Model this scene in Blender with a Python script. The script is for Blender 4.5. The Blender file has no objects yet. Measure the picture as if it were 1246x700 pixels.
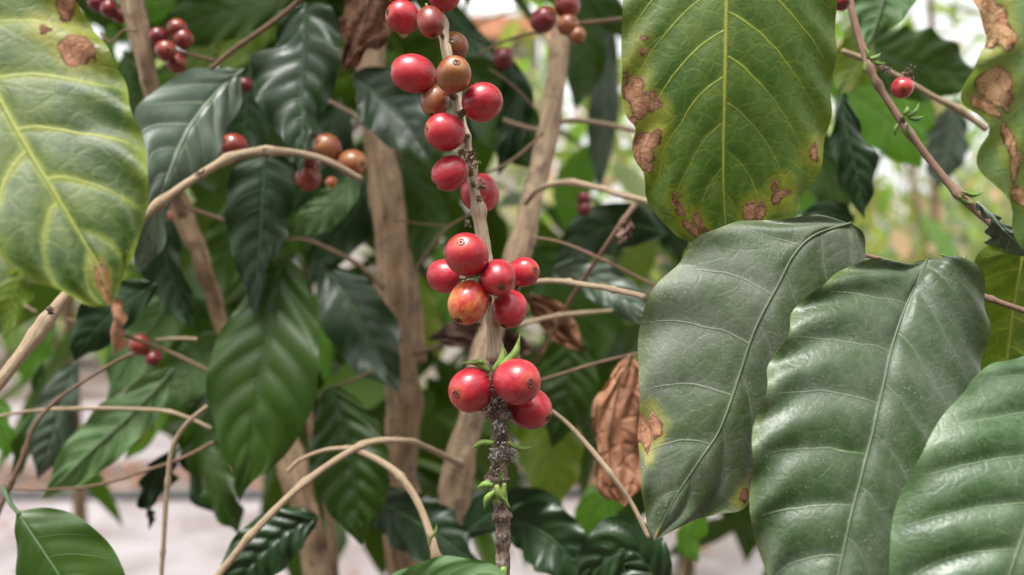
import bpy, bmesh, math, random
import numpy as np
from mathutils import Vector, Matrix

C = bpy.context.scene
F = 1079.0            # focal length in photo pixels (photo 1246 x 700)
H = 1.35              # height of the lens above the ground
# ---------------------------------------------------------------- camera, sky, sun, exposure
cam = bpy.data.cameras.new('camera'); camo = bpy.data.objects.new('camera', cam); C.collection.objects.link(camo)
camo.location = (0, 0, H); camo.rotation_euler = (math.radians(90), 0, 0)
cam.sensor_width = 36; cam.lens = 36 * F / 1246.0
cam.clip_start = 0.01; cam.clip_end = 500
cam.dof.use_dof = True; cam.dof.focus_distance = 0.300; cam.dof.aperture_fstop = cam.lens / 4.3
C.camera = camo
SUN_EL, SUN_AZ = 70.0, 208.0     # azimuth: clockwise from +Y (the view direction)
w = bpy.data.worlds.new('World'); C.world = w; w.use_nodes = True
nt = w.node_tree; nt.nodes.clear()
sky = nt.nodes.new('ShaderNodeTexSky'); sky.sky_type = 'NISHITA'; sky.sun_disc = False
sky.sun_elevation = math.radians(SUN_EL); sky.sun_rotation = math.radians(SUN_AZ)
sky.air_density = 1.0; sky.dust_density = 4.0; sky.ozone_density = 1.0
hs = nt.nodes.new('ShaderNodeHueSaturation'); hs.inputs['Saturation'].default_value = 0.04; hs.inputs['Value'].default_value = 1.0
bg = nt.nodes.new('ShaderNodeBackground'); bg.inputs[1].default_value = 0.15
wo = nt.nodes.new('ShaderNodeOutputWorld')
nt.links.new(sky.outputs[0], hs.inputs['Color']); nt.links.new(hs.outputs[0], bg.inputs[0]); nt.links.new(bg.outputs[0], wo.inputs[0])
sl = bpy.data.lights.new('sun', 'SUN'); sl.energy = 2.2; sl.angle = math.radians(15); sl.color = (1.0, 0.965, 0.92)
so = bpy.data.objects.new('sun', sl); C.collection.objects.link(so)
_d = Vector((math.sin(math.radians(SUN_AZ)) * math.cos(math.radians(SUN_EL)), math.cos(math.radians(SUN_AZ)) * math.cos(math.radians(SUN_EL)), math.sin(math.radians(SUN_EL))))
so.rotation_euler = _d.to_track_quat('Z', 'Y').to_euler()
C.view_settings.view_transform = 'Standard'; C.view_settings.look = 'None'; C.view_settings.gamma = 1.0
C.view_settings.exposure = 1.28
C.render.engine = 'CYCLES'
C.cycles.max_bounces = 5; C.cycles.transmission_bounces = 4; C.cycles.use_denoising = True
C.cycles.sample_clamp_indirect = 6.0

# ---------------------------------------------------------------- helpers
def P(px, py, d):
    return np.array(((px - 623.0) * d / F, d, H - (py - 350.0) * d / F))
def PA(a):
    a = np.asarray(a, float)
    return np.stack(((a[..., 0] - 623.0) * a[..., 2] / F, a[..., 2], H - (a[..., 1] - 350.0) * a[..., 2] / F), -1)

def tag(o, label=None, cat=None, group=None, kind=None):
    if label: o['label'] = label
    if cat: o['category'] = cat
    if group: o['group'] = group
    if kind: o['kind'] = kind
    return o
def thing(name, loc, label, cat, group=None):
    o = bpy.data.objects.new(name, None); o.empty_display_size = 0.01
    o.location = Vector(tuple(loc)); C.collection.objects.link(o)
    return tag(o, label, cat, group)
def mesh_obj(name, verts, faces, mat, parent=None, uv=None, smooth=True, origin=None, attr=None):
    verts = np.asarray(verts, float)
    if parent is not None: org = np.array(parent.location)
    elif origin is not None: org = np.asarray(origin, float)
    else: org = np.zeros(3)
    me = bpy.data.meshes.new(name)
    me.from_pydata((verts - org).tolist(), [], faces)
    if uv is not None:
        l = me.uv_layers.new(name='UVMap')
        idx = np.empty(len(me.loops), dtype=np.int32); me.loops.foreach_get('vertex_index', idx)
        l.data.foreach_set('uv', np.asarray(uv, np.float32)[idx].ravel())
    if attr is not None:
        a = me.attributes.new('tint', 'FLOAT', 'POINT'); a.data.foreach_set('value', np.asarray(attr, np.float32))
    if smooth: me.polygons.foreach_set('use_smooth', [True] * len(me.polygons))
    me.materials.append(mat); me.update()
    o = bpy.data.objects.new(name, me); C.collection.objects.link(o)
    if parent is not None: o.parent = parent
    elif origin is not None: o.location = Vector(tuple(org))
    return o

def crv(pts, n):
    """smooth curve through pts, n samples evenly spaced by arc length"""
    p = np.asarray(pts, float)
    if len(p) == 2:
        t = np.linspace(0, 1, n)[:, None]; return p[0] * (1 - t) + p[1] * t
    q = np.vstack((2 * p[0] - p[1], p, 2 * p[-1] - p[-2])); out = []
    for i in range(1, len(q) - 2):
        t = np.linspace(0, 1, 24, endpoint=False)[:, None]
        a, b, c, d = q[i - 1], q[i], q[i + 1], q[i + 2]
        out.append(0.5 * (2 * b + (c - a) * t + (2 * a - 5 * b + 4 * c - d) * t ** 2 + (3 * b - a - 3 * c + d) * t ** 3))
    out.append(p[-1:]); o = np.vstack(out)
    k = min(2, o.shape[1])
    s = np.concatenate(([0], np.cumsum(np.linalg.norm(np.diff(o[:, :k], axis=0), axis=1)))); s /= s[-1]
    x = np.linspace(0, 1, n)
    return np.stack([np.interp(x, s, o[:, j]) for j in range(o.shape[1])], 1)

# ---------------------------------------------------------------- node mini language
class NT:
    def __init__(s, name):
        s.m = bpy.data.materials.new(name); s.m.use_nodes = True; s.t = s.m.node_tree; s.t.nodes.clear()
    def n(s, typ, **kw):
        x = s.t.nodes.new('ShaderNode' + typ)
        for k, v in kw.items(): setattr(x, k, v)
        return x
    def put(s, sock, v):
        if isinstance(v, bpy.types.NodeSocket): s.t.links.new(v, sock)
        elif v is not None:
            if sock.type == 'RGBA' and len(v) == 3: v = (*v, 1)
            sock.default_value = v
    def math(s, op, a, b=None, c=None, clamp=False):
        x = s.n('Math', operation=op, use_clamp=clamp); s.put(x.inputs[0], a)
        if b is not None: s.put(x.inputs[1], b)
        if c is not None: s.put(x.inputs[2], c)
        return x.outputs[0]
    def vec(s, op, a, b=None, scale=None):
        x = s.n('VectorMath', operation=op); s.put(x.inputs[0], a)
        if b is not None: s.put(x.inputs[1], b)
        if scale is not None: s.put(x.inputs['Scale'], scale)
        return x.outputs['Value'] if op in ('DISTANCE', 'LENGTH', 'DOT_PRODUCT') else x.outputs[0]
    def mix(s, f, a, b, blend='MIX'):
        x = s.n('Mix', data_type='RGBA', blend_type=blend); x.clamp_factor = True
        s.put(x.inputs[0], f); s.put(x.inputs[6], a); s.put(x.inputs[7], b); return x.outputs[2]
    def ss(s, v, lo, hi, a=0.0, b=1.0):
        x = s.n('MapRange', interpolation_type='SMOOTHSTEP'); s.put(x.inputs[0], v)
        x.inputs[1].default_value = lo; x.inputs[2].default_value = hi; x.inputs[3].default_value = a; x.inputs[4].default_value = b
        return x.outputs[0]
    def lin(s, v, lo, hi, a=0.0, b=1.0):
        x = s.n('MapRange'); s.put(x.inputs[0], v)
        x.inputs[1].default_value = lo; x.inputs[2].default_value = hi; x.inputs[3].default_value = a; x.inputs[4].default_value = b
        return x.outputs[0]
    def noise(s, v, scale, detail=3.0, rough=0.55, col=False, dist=0.0):
        x = s.n('TexNoise'); s.put(x.inputs['Vector'], v); x.inputs['Scale'].default_value = scale
        x.inputs['Detail'].default_value = detail; x.inputs['Roughness'].default_value = rough; x.inputs['Distortion'].default_value = dist
        return x.outputs['Color'] if col else x.outputs[0]
    def voro(s, v, scale, feature='F1', rnd=1.0):
        x = s.n('TexVoronoi', feature=feature); s.put(x.inputs['Vector'], v); x.inputs['Scale'].default_value = scale
        x.inputs['Randomness'].default_value = rnd
        return x.outputs['Distance']
    def bump(s, h, strength, dist):
        x = s.n('Bump'); s.put(x.inputs['Height'], h); x.inputs['Strength'].default_value = strength; x.inputs['Distance'].default_value = dist
        return x.outputs[0]
    def bsdf(s, col, rough, spec=0.5, normal=None, **kw):
        x = s.n('BsdfPrincipled'); s.put(x.inputs['Base Color'], col); s.put(x.inputs['Roughness'], rough)
        s.put(x.inputs['Specular IOR Level'], spec)
        if normal is not None: s.put(x.inputs['Normal'], normal)
        for k, v in kw.items(): s.put(x.inputs[k.replace('_', ' ')], v)
        return x.outputs[0]
    def out(s, sh):
        o = s.n('OutputMaterial'); s.t.links.new(sh, o.inputs[0]); return s.m

KV, PV = 0.20, 1.3     # how far and how strongly a side vein bends toward the tip
def leaf_mat(name, base, base2, vein, edge=None, halo=0.0, halocol=None, edge_amt=0.0, rough=0.38, spec=0.5, dust=0.0, specks=0.0,
             trans=0.2, N=8, spots=(), asp=0.45, tert=0.25, mottle=0.5, blotch=None, tcol=None, vein_amt=1.0, vw=1.0, tip=0.0, sc=1.0,
             film=(0.30, 0.34, 0.30), bumpy=0.5, detail=True, kv=(KV, KV), vf=(0.80, 0.97), hw=1.0):
    g = NT(name)
    tc = g.n('TexCoord'); obj = tc.outputs['Object']
    oi = g.n('ObjectInfo'); pos = g.vec('ADD', obj, oi.outputs['Location'])
    sep = g.n('SeparateXYZ'); g.put(sep.inputs[0], tc.outputs['UV'])
    u = g.math('MULTIPLY_ADD', sep.outputs[0], 2.0, -1.0); au = g.math('ABSOLUTE', u); t = sep.outputs[1]
    wob = g.noise(pos, 45, 2)
    s1 = g.math('MULTIPLY', g.math('POWER', au, PV), g.math('MULTIPLY_ADD', g.math('GREATER_THAN', u, 0.0), kv[1] - kv[0], kv[0]))
    s2 = g.math('SUBTRACT', t, s1)
    s3 = g.math('MULTIPLY_ADD', s2, float(N), g.math('MULTIPLY', g.math('GREATER_THAN', u, 0.0), 0.42))
    s4 = g.math('ADD', s3, g.math('MULTIPLY_ADD', wob, 0.26, -0.13))
    fr = g.math('FRACT', s4)
    dv = g.math('SUBTRACT', 0.5, g.math('ABSOLUTE', g.math('SUBTRACT', fr, 0.5)))       # 0 on a side vein
    fade = g.math('MULTIPLY', g.ss(au, 0.74, 0.97, 1.0, 0.0), g.math('MULTIPLY', g.ss(t, vf[0], vf[1], 1.0, 0.0), g.ss(g.noise(pos, 26, 2), 0.30, 0.60, 0.35, 1.0)))
    taper = g.lin(au, 0.0, 1.0, 1.0, 0.45)
    side = g.math('MULTIPLY', g.ss(g.math('DIVIDE', dv, taper), 0.016 * vw, 0.045 * vw, 1.0, 0.0), fade)
    sideh = g.math('MULTIPLY', g.ss(g.math('ADD', dv, g.math('MULTIPLY_ADD', g.noise(pos, 110, 3), 0.24 * hw, -0.12 * hw)), 0.0, 0.20 * hw, 1.0, 0.0), g.ss(au, 0.5, 1.0, 1.0, 0.3))
    midw = g.lin(t, 0.0, 1.0, 1.0, 0.55)
    aum = g.math('DIVIDE', au, midw)
    mid = g.ss(aum, 0.016 * vw, 0.036 * vw, 1.0, 0.0); midh = g.ss(aum, 0.0, 0.16 * hw, 1.0, 0.0)
    veins = g.math('MAXIMUM', side, mid); halos = g.math('MAXIMUM', sideh, midh)
    n1 = g.noise(pos, 34, 5, 0.68); n2 = g.noise(pos, 120, 4, 0.65)
    col = g.mix(g.ss(n1, 0.5 - 0.28 / max(mottle, .05) * 0.5, 0.5 + 0.28 / max(mottle, .05) * 0.5), base, base2)
    col = g.mix(g.math('MULTIPLY', n2, 0.35), col, [c * 0.55 for c in base])
    hts = None
    if halocol is not None and halo > 0:
        hm = g.math('MULTIPLY', g.math('MULTIPLY', halos, g.ss(n1, 0.25, 0.62)), halo)
        col = g.mix(hm, col, halocol)
    if detail:
        dvec = g.vec('ADD', pos, g.vec('SCALE', g.noise(pos, 160, 2, col=True), scale=0.004))
        v1 = g.voro(dvec, 150, 'DISTANCE_TO_EDGE'); v2 = g.voro(dvec, 430, 'DISTANCE_TO_EDGE')
        net = g.ss(v1, 0.02, 0.12, 1.0, 0.0); net2 = g.ss(v2, 0.02, 0.16, 1.0, 0.0)
        netm = g.math('ADD', g.math('MULTIPLY', net, 0.65), g.math('MULTIPLY', net2, 0.35))
        col = g.mix(g.math('MULTIPLY', netm, tert), col, vein)
    if edge is not None:
        e = g.math('ADD', g.math('POWER', au, 5.0), g.math('MULTIPLY', g.ss(t, 0.78, 1.0), tip))
        e2 = g.ss(g.math('ADD', e, g.math('MULTIPLY_ADD', n1, 1.6, -0.95)), 0.25, 1.0)
        col = g.mix(g.math('MULTIPLY', e2, edge_amt), col, edge)
    if blotch is not None:
        bcol, bamt, bsc = blotch
        col = g.mix(g.math('MULTIPLY', g.ss(g.noise(g.vec('ADD', pos, (3.1, 1.7, 0)), bsc, 4, 0.6), 0.50, 0.66), bamt), col, bcol)
    col = g.mix(g.math('MULTIPLY', veins, vein_amt), col, vein)
    rgh = g.math('MULTIPLY_ADD', n2, 0.22, rough - 0.09)
    if dust > 0:
        dn = g.noise(pos, 34, 6, 0.7)
        df = g.math('MULTIPLY', g.ss(g.math('ADD', dn, g.math('MULTIPLY', halos, 0.10)), 0.34, 0.72), g.math('MULTIPLY', g.ss(g.noise(pos, 900, 4, 0.8), 0.30, 0.62, 0.45, 1.0), dust))
        col = g.mix(df, col, film)
        rgh = g.math('ADD', rgh, g.math('MULTIPLY', df, 0.22))
    if specks > 0:
        sp = g.voro(pos, 1150, 'F1')
        spm = g.math('MULTIPLY', g.ss(sp, 0.10, 0.20, 1.0, 0.0), g.ss(g.noise(pos, 230, 3), 0.50, 0.62))
        col = g.mix(g.math('MULTIPLY', spm, specks), col, (0.62, 0.62, 0.55))
        sp2 = g.voro(g.vec('ADD', pos, (7.7, 0, 3)), 640, 'F1')
        spm2 = g.math('MULTIPLY', g.ss(sp2, 0.07, 0.15, 1.0, 0.0), g.ss(g.noise(pos, 90, 2), 0.54, 0.60))
        col = g.mix(g.math('MULTIPLY', spm2, specks), col, (0.035, 0.025, 0.015))
    trf = trans
    inside = None
    if spots:
        uvv = g.n('CombineXYZ'); g.put(uvv.inputs[0], g.math('MULTIPLY', u, asp / 2)); g.put(uvv.inputs[1], t)
        nz = g.vec('SCALE', g.vec('SUBTRACT', g.noise(pos, 150, 2.5, 0.5, col=True), (0.5, 0.5, 0.5)), scale=0.060)
        uvd = g.vec('ADD', uvv.outputs[0], g.vec('MULTIPLY', nz, (1, 1, 0)))
        best = None
        for (su, st, rr_) in spots:
            dd = g.math('SUBTRACT', rr_, g.vec('DISTANCE', uvd, (su * asp / 2, st, 0.0)))
            best = dd if best is None else g.math('SMOOTH_MAX', best, dd, 0.006)
        haloM = g.math('MULTIPLY', g.ss(best, -0.045, 0.0), g.ss(n1, 0.3, 0.6, 0.3, 1.0))
        col = g.mix(g.math('MULTIPLY', haloM, 0.65), col, (0.30, 0.28, 0.025))
        col = g.mix(g.math('MULTIPLY', g.ss(best, -0.007, 0.001), 0.75), col, (0.12, 0.065, 0.015))
        inside = g.ss(best, -0.0020, 0.0020); rim = g.math('MULTIPLY', inside, g.ss(best, 0.001, 0.009, 1.0, 0.0))
        bn = g.noise(pos, 190, 6, 0.75, dist=1.2); bn2 = g.noise(pos, 520, 5, 0.8)
        bc = g.mix(g.ss(bn, 0.34, 0.64), (0.13 * sc, 0.048 * sc, 0.018 * sc), (min(.55, 0.35 * sc), 0.165 * sc, 0.085 * sc))
        bc = g.mix(g.math('MULTIPLY', g.ss(bn2, 0.52, 0.68), 0.55), bc, (0.48, 0.29, 0.18)); bc = g.mix(g.math('MULTIPLY', g.ss(bn2, 0.30, 0.45, 1.0, 0.0), 0.6), bc, (0.06, 0.025, 0.015))
        col = g.mix(inside, col, bc); col = g.mix(g.math('MULTIPLY', rim, g.ss(bn, 0.35, 0.6, 1.0, 0.55)), col, (0.075, 0.024, 0.011))
        rgh = g.math('ADD', rgh, g.math('MULTIPLY', inside, 0.3))
        trf = g.math('MULTIPLY', g.math('SUBTRACT', 1.0, g.math('MULTIPLY', inside, 0.75)), trans)
    ht = g.math('MULTIPLY', veins, -0.5)
    ht = g.math('ADD', ht, g.math('MULTIPLY', n2, 0.5))
    if detail: ht = g.math('ADD', ht, g.math('MULTIPLY', netm, -0.22))
    if inside is not None: ht = g.math('ADD', ht, g.math('MULTIPLY', inside, g.math('MULTIPLY_ADD', bn, 3.0, -2.2)))
    nm = g.bump(ht, bumpy, 0.0006)
    sh = g.bsdf(col, rgh, spec, nm)
    if trans > 0:
        tr = g.n('BsdfTranslucent'); tcc = g.mix(1.0, g.mix(0.5, col, tcol or [min(1, c * 3.0) for c in base2]), (1.0, 1.0, 0.55), 'MULTIPLY')
        g.put(tr.inputs[0], tcc)
        mx = g.n('MixShader'); g.put(mx.inputs[0], trf); g.t.links.new(sh, mx.inputs[1]); g.t.links.new(tr.outputs[0], mx.inputs[2]); sh = mx.outputs[0]
    return g.out(sh)

def dry_mat(name, a, b):
    g = NT(name); tc = g.n('TexCoord'); pos = tc.outputs['Object']
    n1 = g.noise(pos, 60, 5, 0.65); n2 = g.noise(pos, 300, 4, 0.7)
    col = g.mix(g.ss(n1, 0.35, 0.65), a, b); col = g.mix(g.math('MULTIPLY', g.ss(n2, 0.5, 0.75), 0.5), col, [c * 0.35 for c in a])
    v = g.voro(pos, 110, 'DISTANCE_TO_EDGE')
    nm = g.bump(g.math('ADD', n2, g.ss(v, 0.0, 0.2)), 0.6, 0.001)
    sh = g.bsdf(col, 0.62, 0.3, nm); tr = g.n('BsdfTranslucent'); g.put(tr.inputs[0], col)
    mx = g.n('MixShader'); mx.inputs[0].default_value = 0.2; g.t.links.new(sh, mx.inputs[1]); g.t.links.new(tr.outputs[0], mx.inputs[2])
    return g.out(mx.outputs[0])

def bark_mat(name, light, mid, dark, ring=0.0, lichen=0.0, streak=6.0, knots=0.5, vs=60.0, rough_b=0.0):
    g = NT(name); tc = g.n('TexCoord'); sep = g.n('SeparateXYZ'); g.put(sep.inputs[0], tc.outputs['UV'])
    an = g.math('MULTIPLY', sep.outputs[0], 2 * math.pi)
    cb = g.n('CombineXYZ'); g.put(cb.inputs[0], g.math('COSINE', an)); g.put(cb.inputs[1], g.math('SINE', an)); g.put(cb.inputs[2], g.math('MULTIPLY', sep.outputs[1], vs))
    oi = g.n('ObjectInfo'); v = g.vec('ADD', cb.outputs[0], g.vec('SCALE', oi.outputs['Location'], scale=37.0))
    st = g.vec('MULTIPLY', v, (streak, streak, 0.5))
    n1 = g.noise(st, 1.0, 5, 0.65); n2 = g.noise(v, 2.2, 5, 0.6); n3 = g.noise(g.vec('MULTIPLY', v, (streak * 3, streak * 3, 1.6)), 1.0, 4, 0.7)
    col = g.mix(g.ss(n1, 0.36, 0.62), mid, light)
    col = g.mix(g.math('MULTIPLY', g.ss(n3, 0.52, 0.70), 0.7), col, dark)
    col = g.mix(g.math('MULTIPLY', g.ss(n2, 0.54, 0.70), knots), col, dark)
    h = g.math('ADD', g.math('MULTIPLY', n1, 0.6), g.math('MULTIPLY', n3, 0.6))
    if rough_b > 0:
        n4 = g.noise(tc.outputs['Object'], 70, 6, 0.75); col = g.mix(g.ss(n4, 0.50, 0.60, 0.0, 0.75), col, (0.17, 0.125, 0.095)); col = g.mix(g.ss(n4, 0.60, 0.68, 0.0, 0.8), col, dark); h = g.math('ADD', h, g.math('MULTIPLY', n4, 1.5))
    if lichen > 0:
        ob = tc.outputs['Object']
        ln = g.noise(ob, 420, 5, 0.7); lm = g.ss(ln, 0.50, 0.60)
        col = g.mix(g.math('MULTIPLY', lm, lichen), col, (0.42, 0.40, 0.38)); h = g.math('ADD', h, lm)
        dm = g.ss(g.noise(g.vec('ADD', ob, (3, 2, 1)), 260, 5, 0.7), 0.47, 0.60); col = g.mix(g.math('MULTIPLY', dm, 0.8), col, (0.035, 0.025, 0.022))
    nm = g.bump(h, 0.7, 0.0012)
    return g.out(g.bsdf(col, 0.75, 0.25, nm))

def cherry_mat(name, a, b, c, lo=0.35, hi=0.65, rough=0.27, tipc=(0.50, 0.12, 0.05), tipa=0.5):
    g = NT(name); tc = g.n('TexCoord'); oi = g.n('ObjectInfo'); ob = tc.outputs['Object']
    pos = g.vec('ADD', ob, g.vec('SCALE', oi.outputs['Location'], scale=1.0))
    st = g.vec('MULTIPLY', pos, (1, 1, 1)); st2 = g.vec('ADD', g.vec('MULTIPLY', ob, (1, 1, 0.13)), g.vec('SCALE', oi.outputs['Location'], scale=3.0))
    n1 = g.noise(pos, 85, 4, 0.6); n2 = g.noise(st2, 750, 4, 0.65); n3 = g.noise(pos, 900, 3, 0.6)
    f = g.math('ADD', n1, g.math('MULTIPLY_ADD', n2, 0.35, -0.175))
    col = g.mix(g.ss(f, lo, hi), a, b)
    col = g.mix(g.math('MULTIPLY', g.ss(n2, 0.50, 0.78), 0.35), col, c)
    sep = g.n('SeparateXYZ'); g.put(sep.inputs[0], ob)
    tipm = g.ss(sep.outputs[2], 0.0066, 0.0080)
    col = g.mix(g.math('MULTIPLY', g.math('MULTIPLY', tipm, g.ss(n1, 0.3, 0.6)), tipa), col, tipc)
    bp = g.math('MULTIPLY', g.ss(g.noise(g.vec('ADD', pos, (9, 4, 2)), 170, 5, 0.7), 0.60, 0.72), 0.55); col = g.mix(bp, col, tipc)
    sp = g.voro(pos, 520, 'F1'); spm = g.math('MULTIPLY', g.ss(sp, 0.06, 0.13, 1.0, 0.0), g.ss(g.noise(pos, 170, 2), 0.50, 0.58))
    col = g.mix(g.math('MULTIPLY', spm, 0.55), col, (0.62, 0.38, 0.26))
    dk = g.voro(g.vec('ADD', pos, (5, 5, 5)), 240, 'F1'); dkm = g.math('MULTIPLY', g.ss(dk, 0.05, 0.10, 1.0, 0.0), g.ss(g.noise(pos, 120, 2), 0.55, 0.6))
    col = g.mix(g.math('MULTIPLY', dkm, 0.6), col, (0.10, 0.03, 0.02))
    nm = g.bump(g.math('ADD', g.math('MULTIPLY', n3, 0.3), n2), 0.22, 0.0003)
    rg = g.math('MULTIPLY_ADD', g.noise(pos, 260, 4, 0.6), 0.40, rough - 0.10)
    x = g.n('BsdfPrincipled'); g.put(x.inputs['Base Color'], col); g.put(x.inputs['Roughness'], rg); g.put(x.inputs['Normal'], nm)
    x.inputs['Subsurface Weight'].default_value = 0.18; x.inputs['Subsurface Radius'].default_value = (1, .25, .12); x.inputs['Subsurface Scale'].default_value = 0.0018
    x.inputs['Specular IOR Level'].default_value = 0.5; x.inputs['Coat Weight'].default_value = 0.35; x.inputs['Coat Roughness'].default_value = 0.16
    return g.out(x.outputs[0])

def plain(name, col, rough=0.6, var=0.3, sc=300.0, spec=0.4, bump=0.3):
    g = NT(name); tc = g.n('TexCoord'); n = g.noise(tc.outputs['Object'], sc, 4, 0.6)
    c = g.mix(g.math('MULTIPLY', g.ss(n, 0.35, 0.65), var), col, [x * 0.35 for x in col])
    return g.out(g.bsdf(c, rough, spec, g.bump(n, bump, 0.0006)))

# ---------------------------------------------------------------- builders
def relief(u, t, N, a, kv=(KV, KV)):
    au = np.abs(u); s = N * (t - np.where(u > 0, kv[1], kv[0]) * au ** PV) + 0.42 * (u > 0)
    fr = s - np.floor(s)
    h = np.abs(np.sin(np.pi * fr)) ** 0.65
    win = np.clip(au / 0.12, 0, 1) ** 0.8 * (1 - np.clip((au - 0.55) / 0.45, 0, 1) ** 1.6) * np.clip(t / 0.06, 0, 1) * np.clip((1 - t) / 0.10, 0, 1)
    return a * h * win

def profile(t, sharp=1.0):
    f = np.sin(np.pi * np.clip(t, 0, 1) ** 0.92) ** 0.78
    k = np.clip((t - 0.80) / 0.20, 0, 1)
    return f * (1 - 0.42 * sharp * np.sin(np.pi * k * 0.5) ** 1.3) * (1 - 0.0 * k)

rng = np.random.default_rng(7)
def leaf(label, mid, left=None, right=None, wl=50, wr=50, mat=None, ribmat=None, dl=0.0, dr=0.0, N=8, quilt=0.0016, wave=0.0025, wfreq=4.3,
         fold=0.0, cup=0.0, petiole=None, group=None, nt_=64, nu=12, under=False, scallop=0.03, name='coffee_leaf', cat='leaf', seed=None,
         rib=True, ribr=0.0006, sharp=1.0, crinkle=0.0, kv=(KV, KV), spots=None, roll=0.0):
    rs = np.random.default_rng(seed if seed is not None else int(rng.integers(1e6)))
    m = crv(mid, nt_); t = np.linspace(0, 1, nt_)
    def side(pts, sgn, wpx, doff):
        if pts is not None:
            p = crv(np.vstack((m[0, :2], np.asarray(pts, float)[:, :2], m[-1, :2])), nt_)
            ph = rs.uniform(0, 6.28)
            e = np.sin(np.pi * t) ** 0.5
            d = m[:, 2] + doff * e
            return np.column_stack((p, d))
        tg = np.gradient(m[:, :2], axis=0); tg /= np.linalg.norm(tg, axis=1)[:, None] + 1e-9
        nrm = np.column_stack((-tg[:, 1], tg[:, 0])) * sgn
        ph = rs.uniform(0, 6.28)
        wv = wpx * profile(t, sharp) * (1 + scallop * np.sin(wfreq * 2 * np.pi * t + ph) + scallop * 0.5 * np.sin(wfreq * 3.7 * t * 2 + ph * 2))
        return np.column_stack((m[:, :2] + nrm * wv[:, None], m[:, 2] + doff * profile(t)))
    L = PA(side(left, 1, wl, dl)); R = PA(side(right, -1, wr, dr)); M = PA(m)
    us = np.linspace(-1, 1, 2 * nu + 1)
    V = np.zeros((nt_, 2 * nu + 1, 3))
    for j, u in enumerate(us):
        E = L if u < 0 else R; a = abs(u)
        V[:, j] = M + (E - M) * a
    dt = np.gradient(V, axis=0); du = np.gradient(V, axis=1)
    nr = np.cross(du, dt); nr /= np.linalg.norm(nr, axis=2)[..., None] + 1e-12
    nr[:, :, :][nr[..., 1].mean() > 0] *= 1
    if nr[nt_ // 2, nu, 1] > 0: nr = -nr
    # keep the normals of the degenerate ends tame
    nr[0] = nr[1]; nr[-1] = nr[-2]
    U, T = np.meshgrid(us, t)
    W = np.linalg.norm(R - L, axis=1).max()
    amp = np.clip(np.linalg.norm(R - L, axis=1) / (0.3 * W), 0, 1)[:, None]
    ph1, ph2, ph3 = rs.uniform(0, 6.28, 3)
    sgn = -1.0 if under else 1.0
    h = sgn * relief(U, T, N, quilt, kv) * amp
    h += wave * np.abs(U) ** 3 * np.sin(wfreq * 2 * np.pi * (T - KV * np.abs(U) ** PV) + np.where(U > 0, ph1, ph2)) * amp
    h += wave * 1.2 * np.sin(2.3 * np.pi * T + ph3) * U * amp + wave * 0.8 * np.sin(4.1 * np.pi * T + ph1) * (U ** 2) * amp
    h += -fold * (1 - np.abs(U)) * amp - cup * (U ** 2) * amp
    if crinkle > 0:
        for q in range(7):
            kx, ky = rs.uniform(2, 9, 2) * rs.choice([-1, 1], 2); h += crinkle / (1 + 0.25 * (abs(kx) + abs(ky))) * 2 * np.sin(kx * U * 1.7 + ky * T * 2.5 + rs.uniform(0, 6.28))
    V = V + nr * h[..., None]
    root = thing(name, M[0], label, cat, group)
    n2 = 2 * nu + 1
    if callable(mat):
        Z = V.copy(); pxg = 623 + Z[..., 0] * F / Z[..., 1]; pyg = 350 - (Z[..., 2] - H) * F / Z[..., 1]; sp = []
        Lpx = np.linalg.norm(np.diff(np.stack((pxg[:, nu], pyg[:, nu]), 1), axis=0), axis=1).sum(); Wpx = np.linalg.norm(np.stack((pxg[:, -1] - pxg[:, 0], pyg[:, -1] - pyg[:, 0]), 1), axis=1).max()
        for (sx, sy, sr) in spots or ():
            k_ = np.argmin((pxg - sx) ** 2 + (pyg - sy) ** 2); a_, b_ = divmod(int(k_), 2 * nu + 1); loc_ = np.hypot(pxg[a_, -1] - pxg[a_, 0], pyg[a_, -1] - pyg[a_, 0]) / Wpx; tipq = t[a_] > 0.94; sp.append((0.0 if tipq else us[b_], t[a_], sr * 1.05 / Lpx / max(loc_, .35) ** .3))
        mat = mat(tuple(sp), Wpx / Lpx, N, kv)
    idx = np.arange(nt_ * n2).reshape(nt_, n2)
    faces = np.stack((idx[:-1, :-1], idx[:-1, 1:], idx[1:, 1:], idx[1:, :-1]), -1).reshape(-1, 4).tolist()
    mesh_obj('blade', V.reshape(-1, 3), faces, mat, root, uv=np.column_stack(((U.ravel() + 1) / 2, T.ravel())))
    if rib and ribmat is not None:
        k = nt_ - 3
        c = V[:k, nu] + nr[:k, nu] * (0.00025 if not under else 0.0004)
        tube('midrib', c, np.linspace(ribr, ribr * 0.22, k), ribmat, root, seg=6)
    if petiole is not None:
        pp = PA(crv(np.vstack((np.asarray(petiole, float), m[0], m[2])), 14))
        tube('petiole', pp, np.linspace(ribr * 1.7, ribr * 1.2, 14), ribmat or mat, root, seg=7)
    return root

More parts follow.
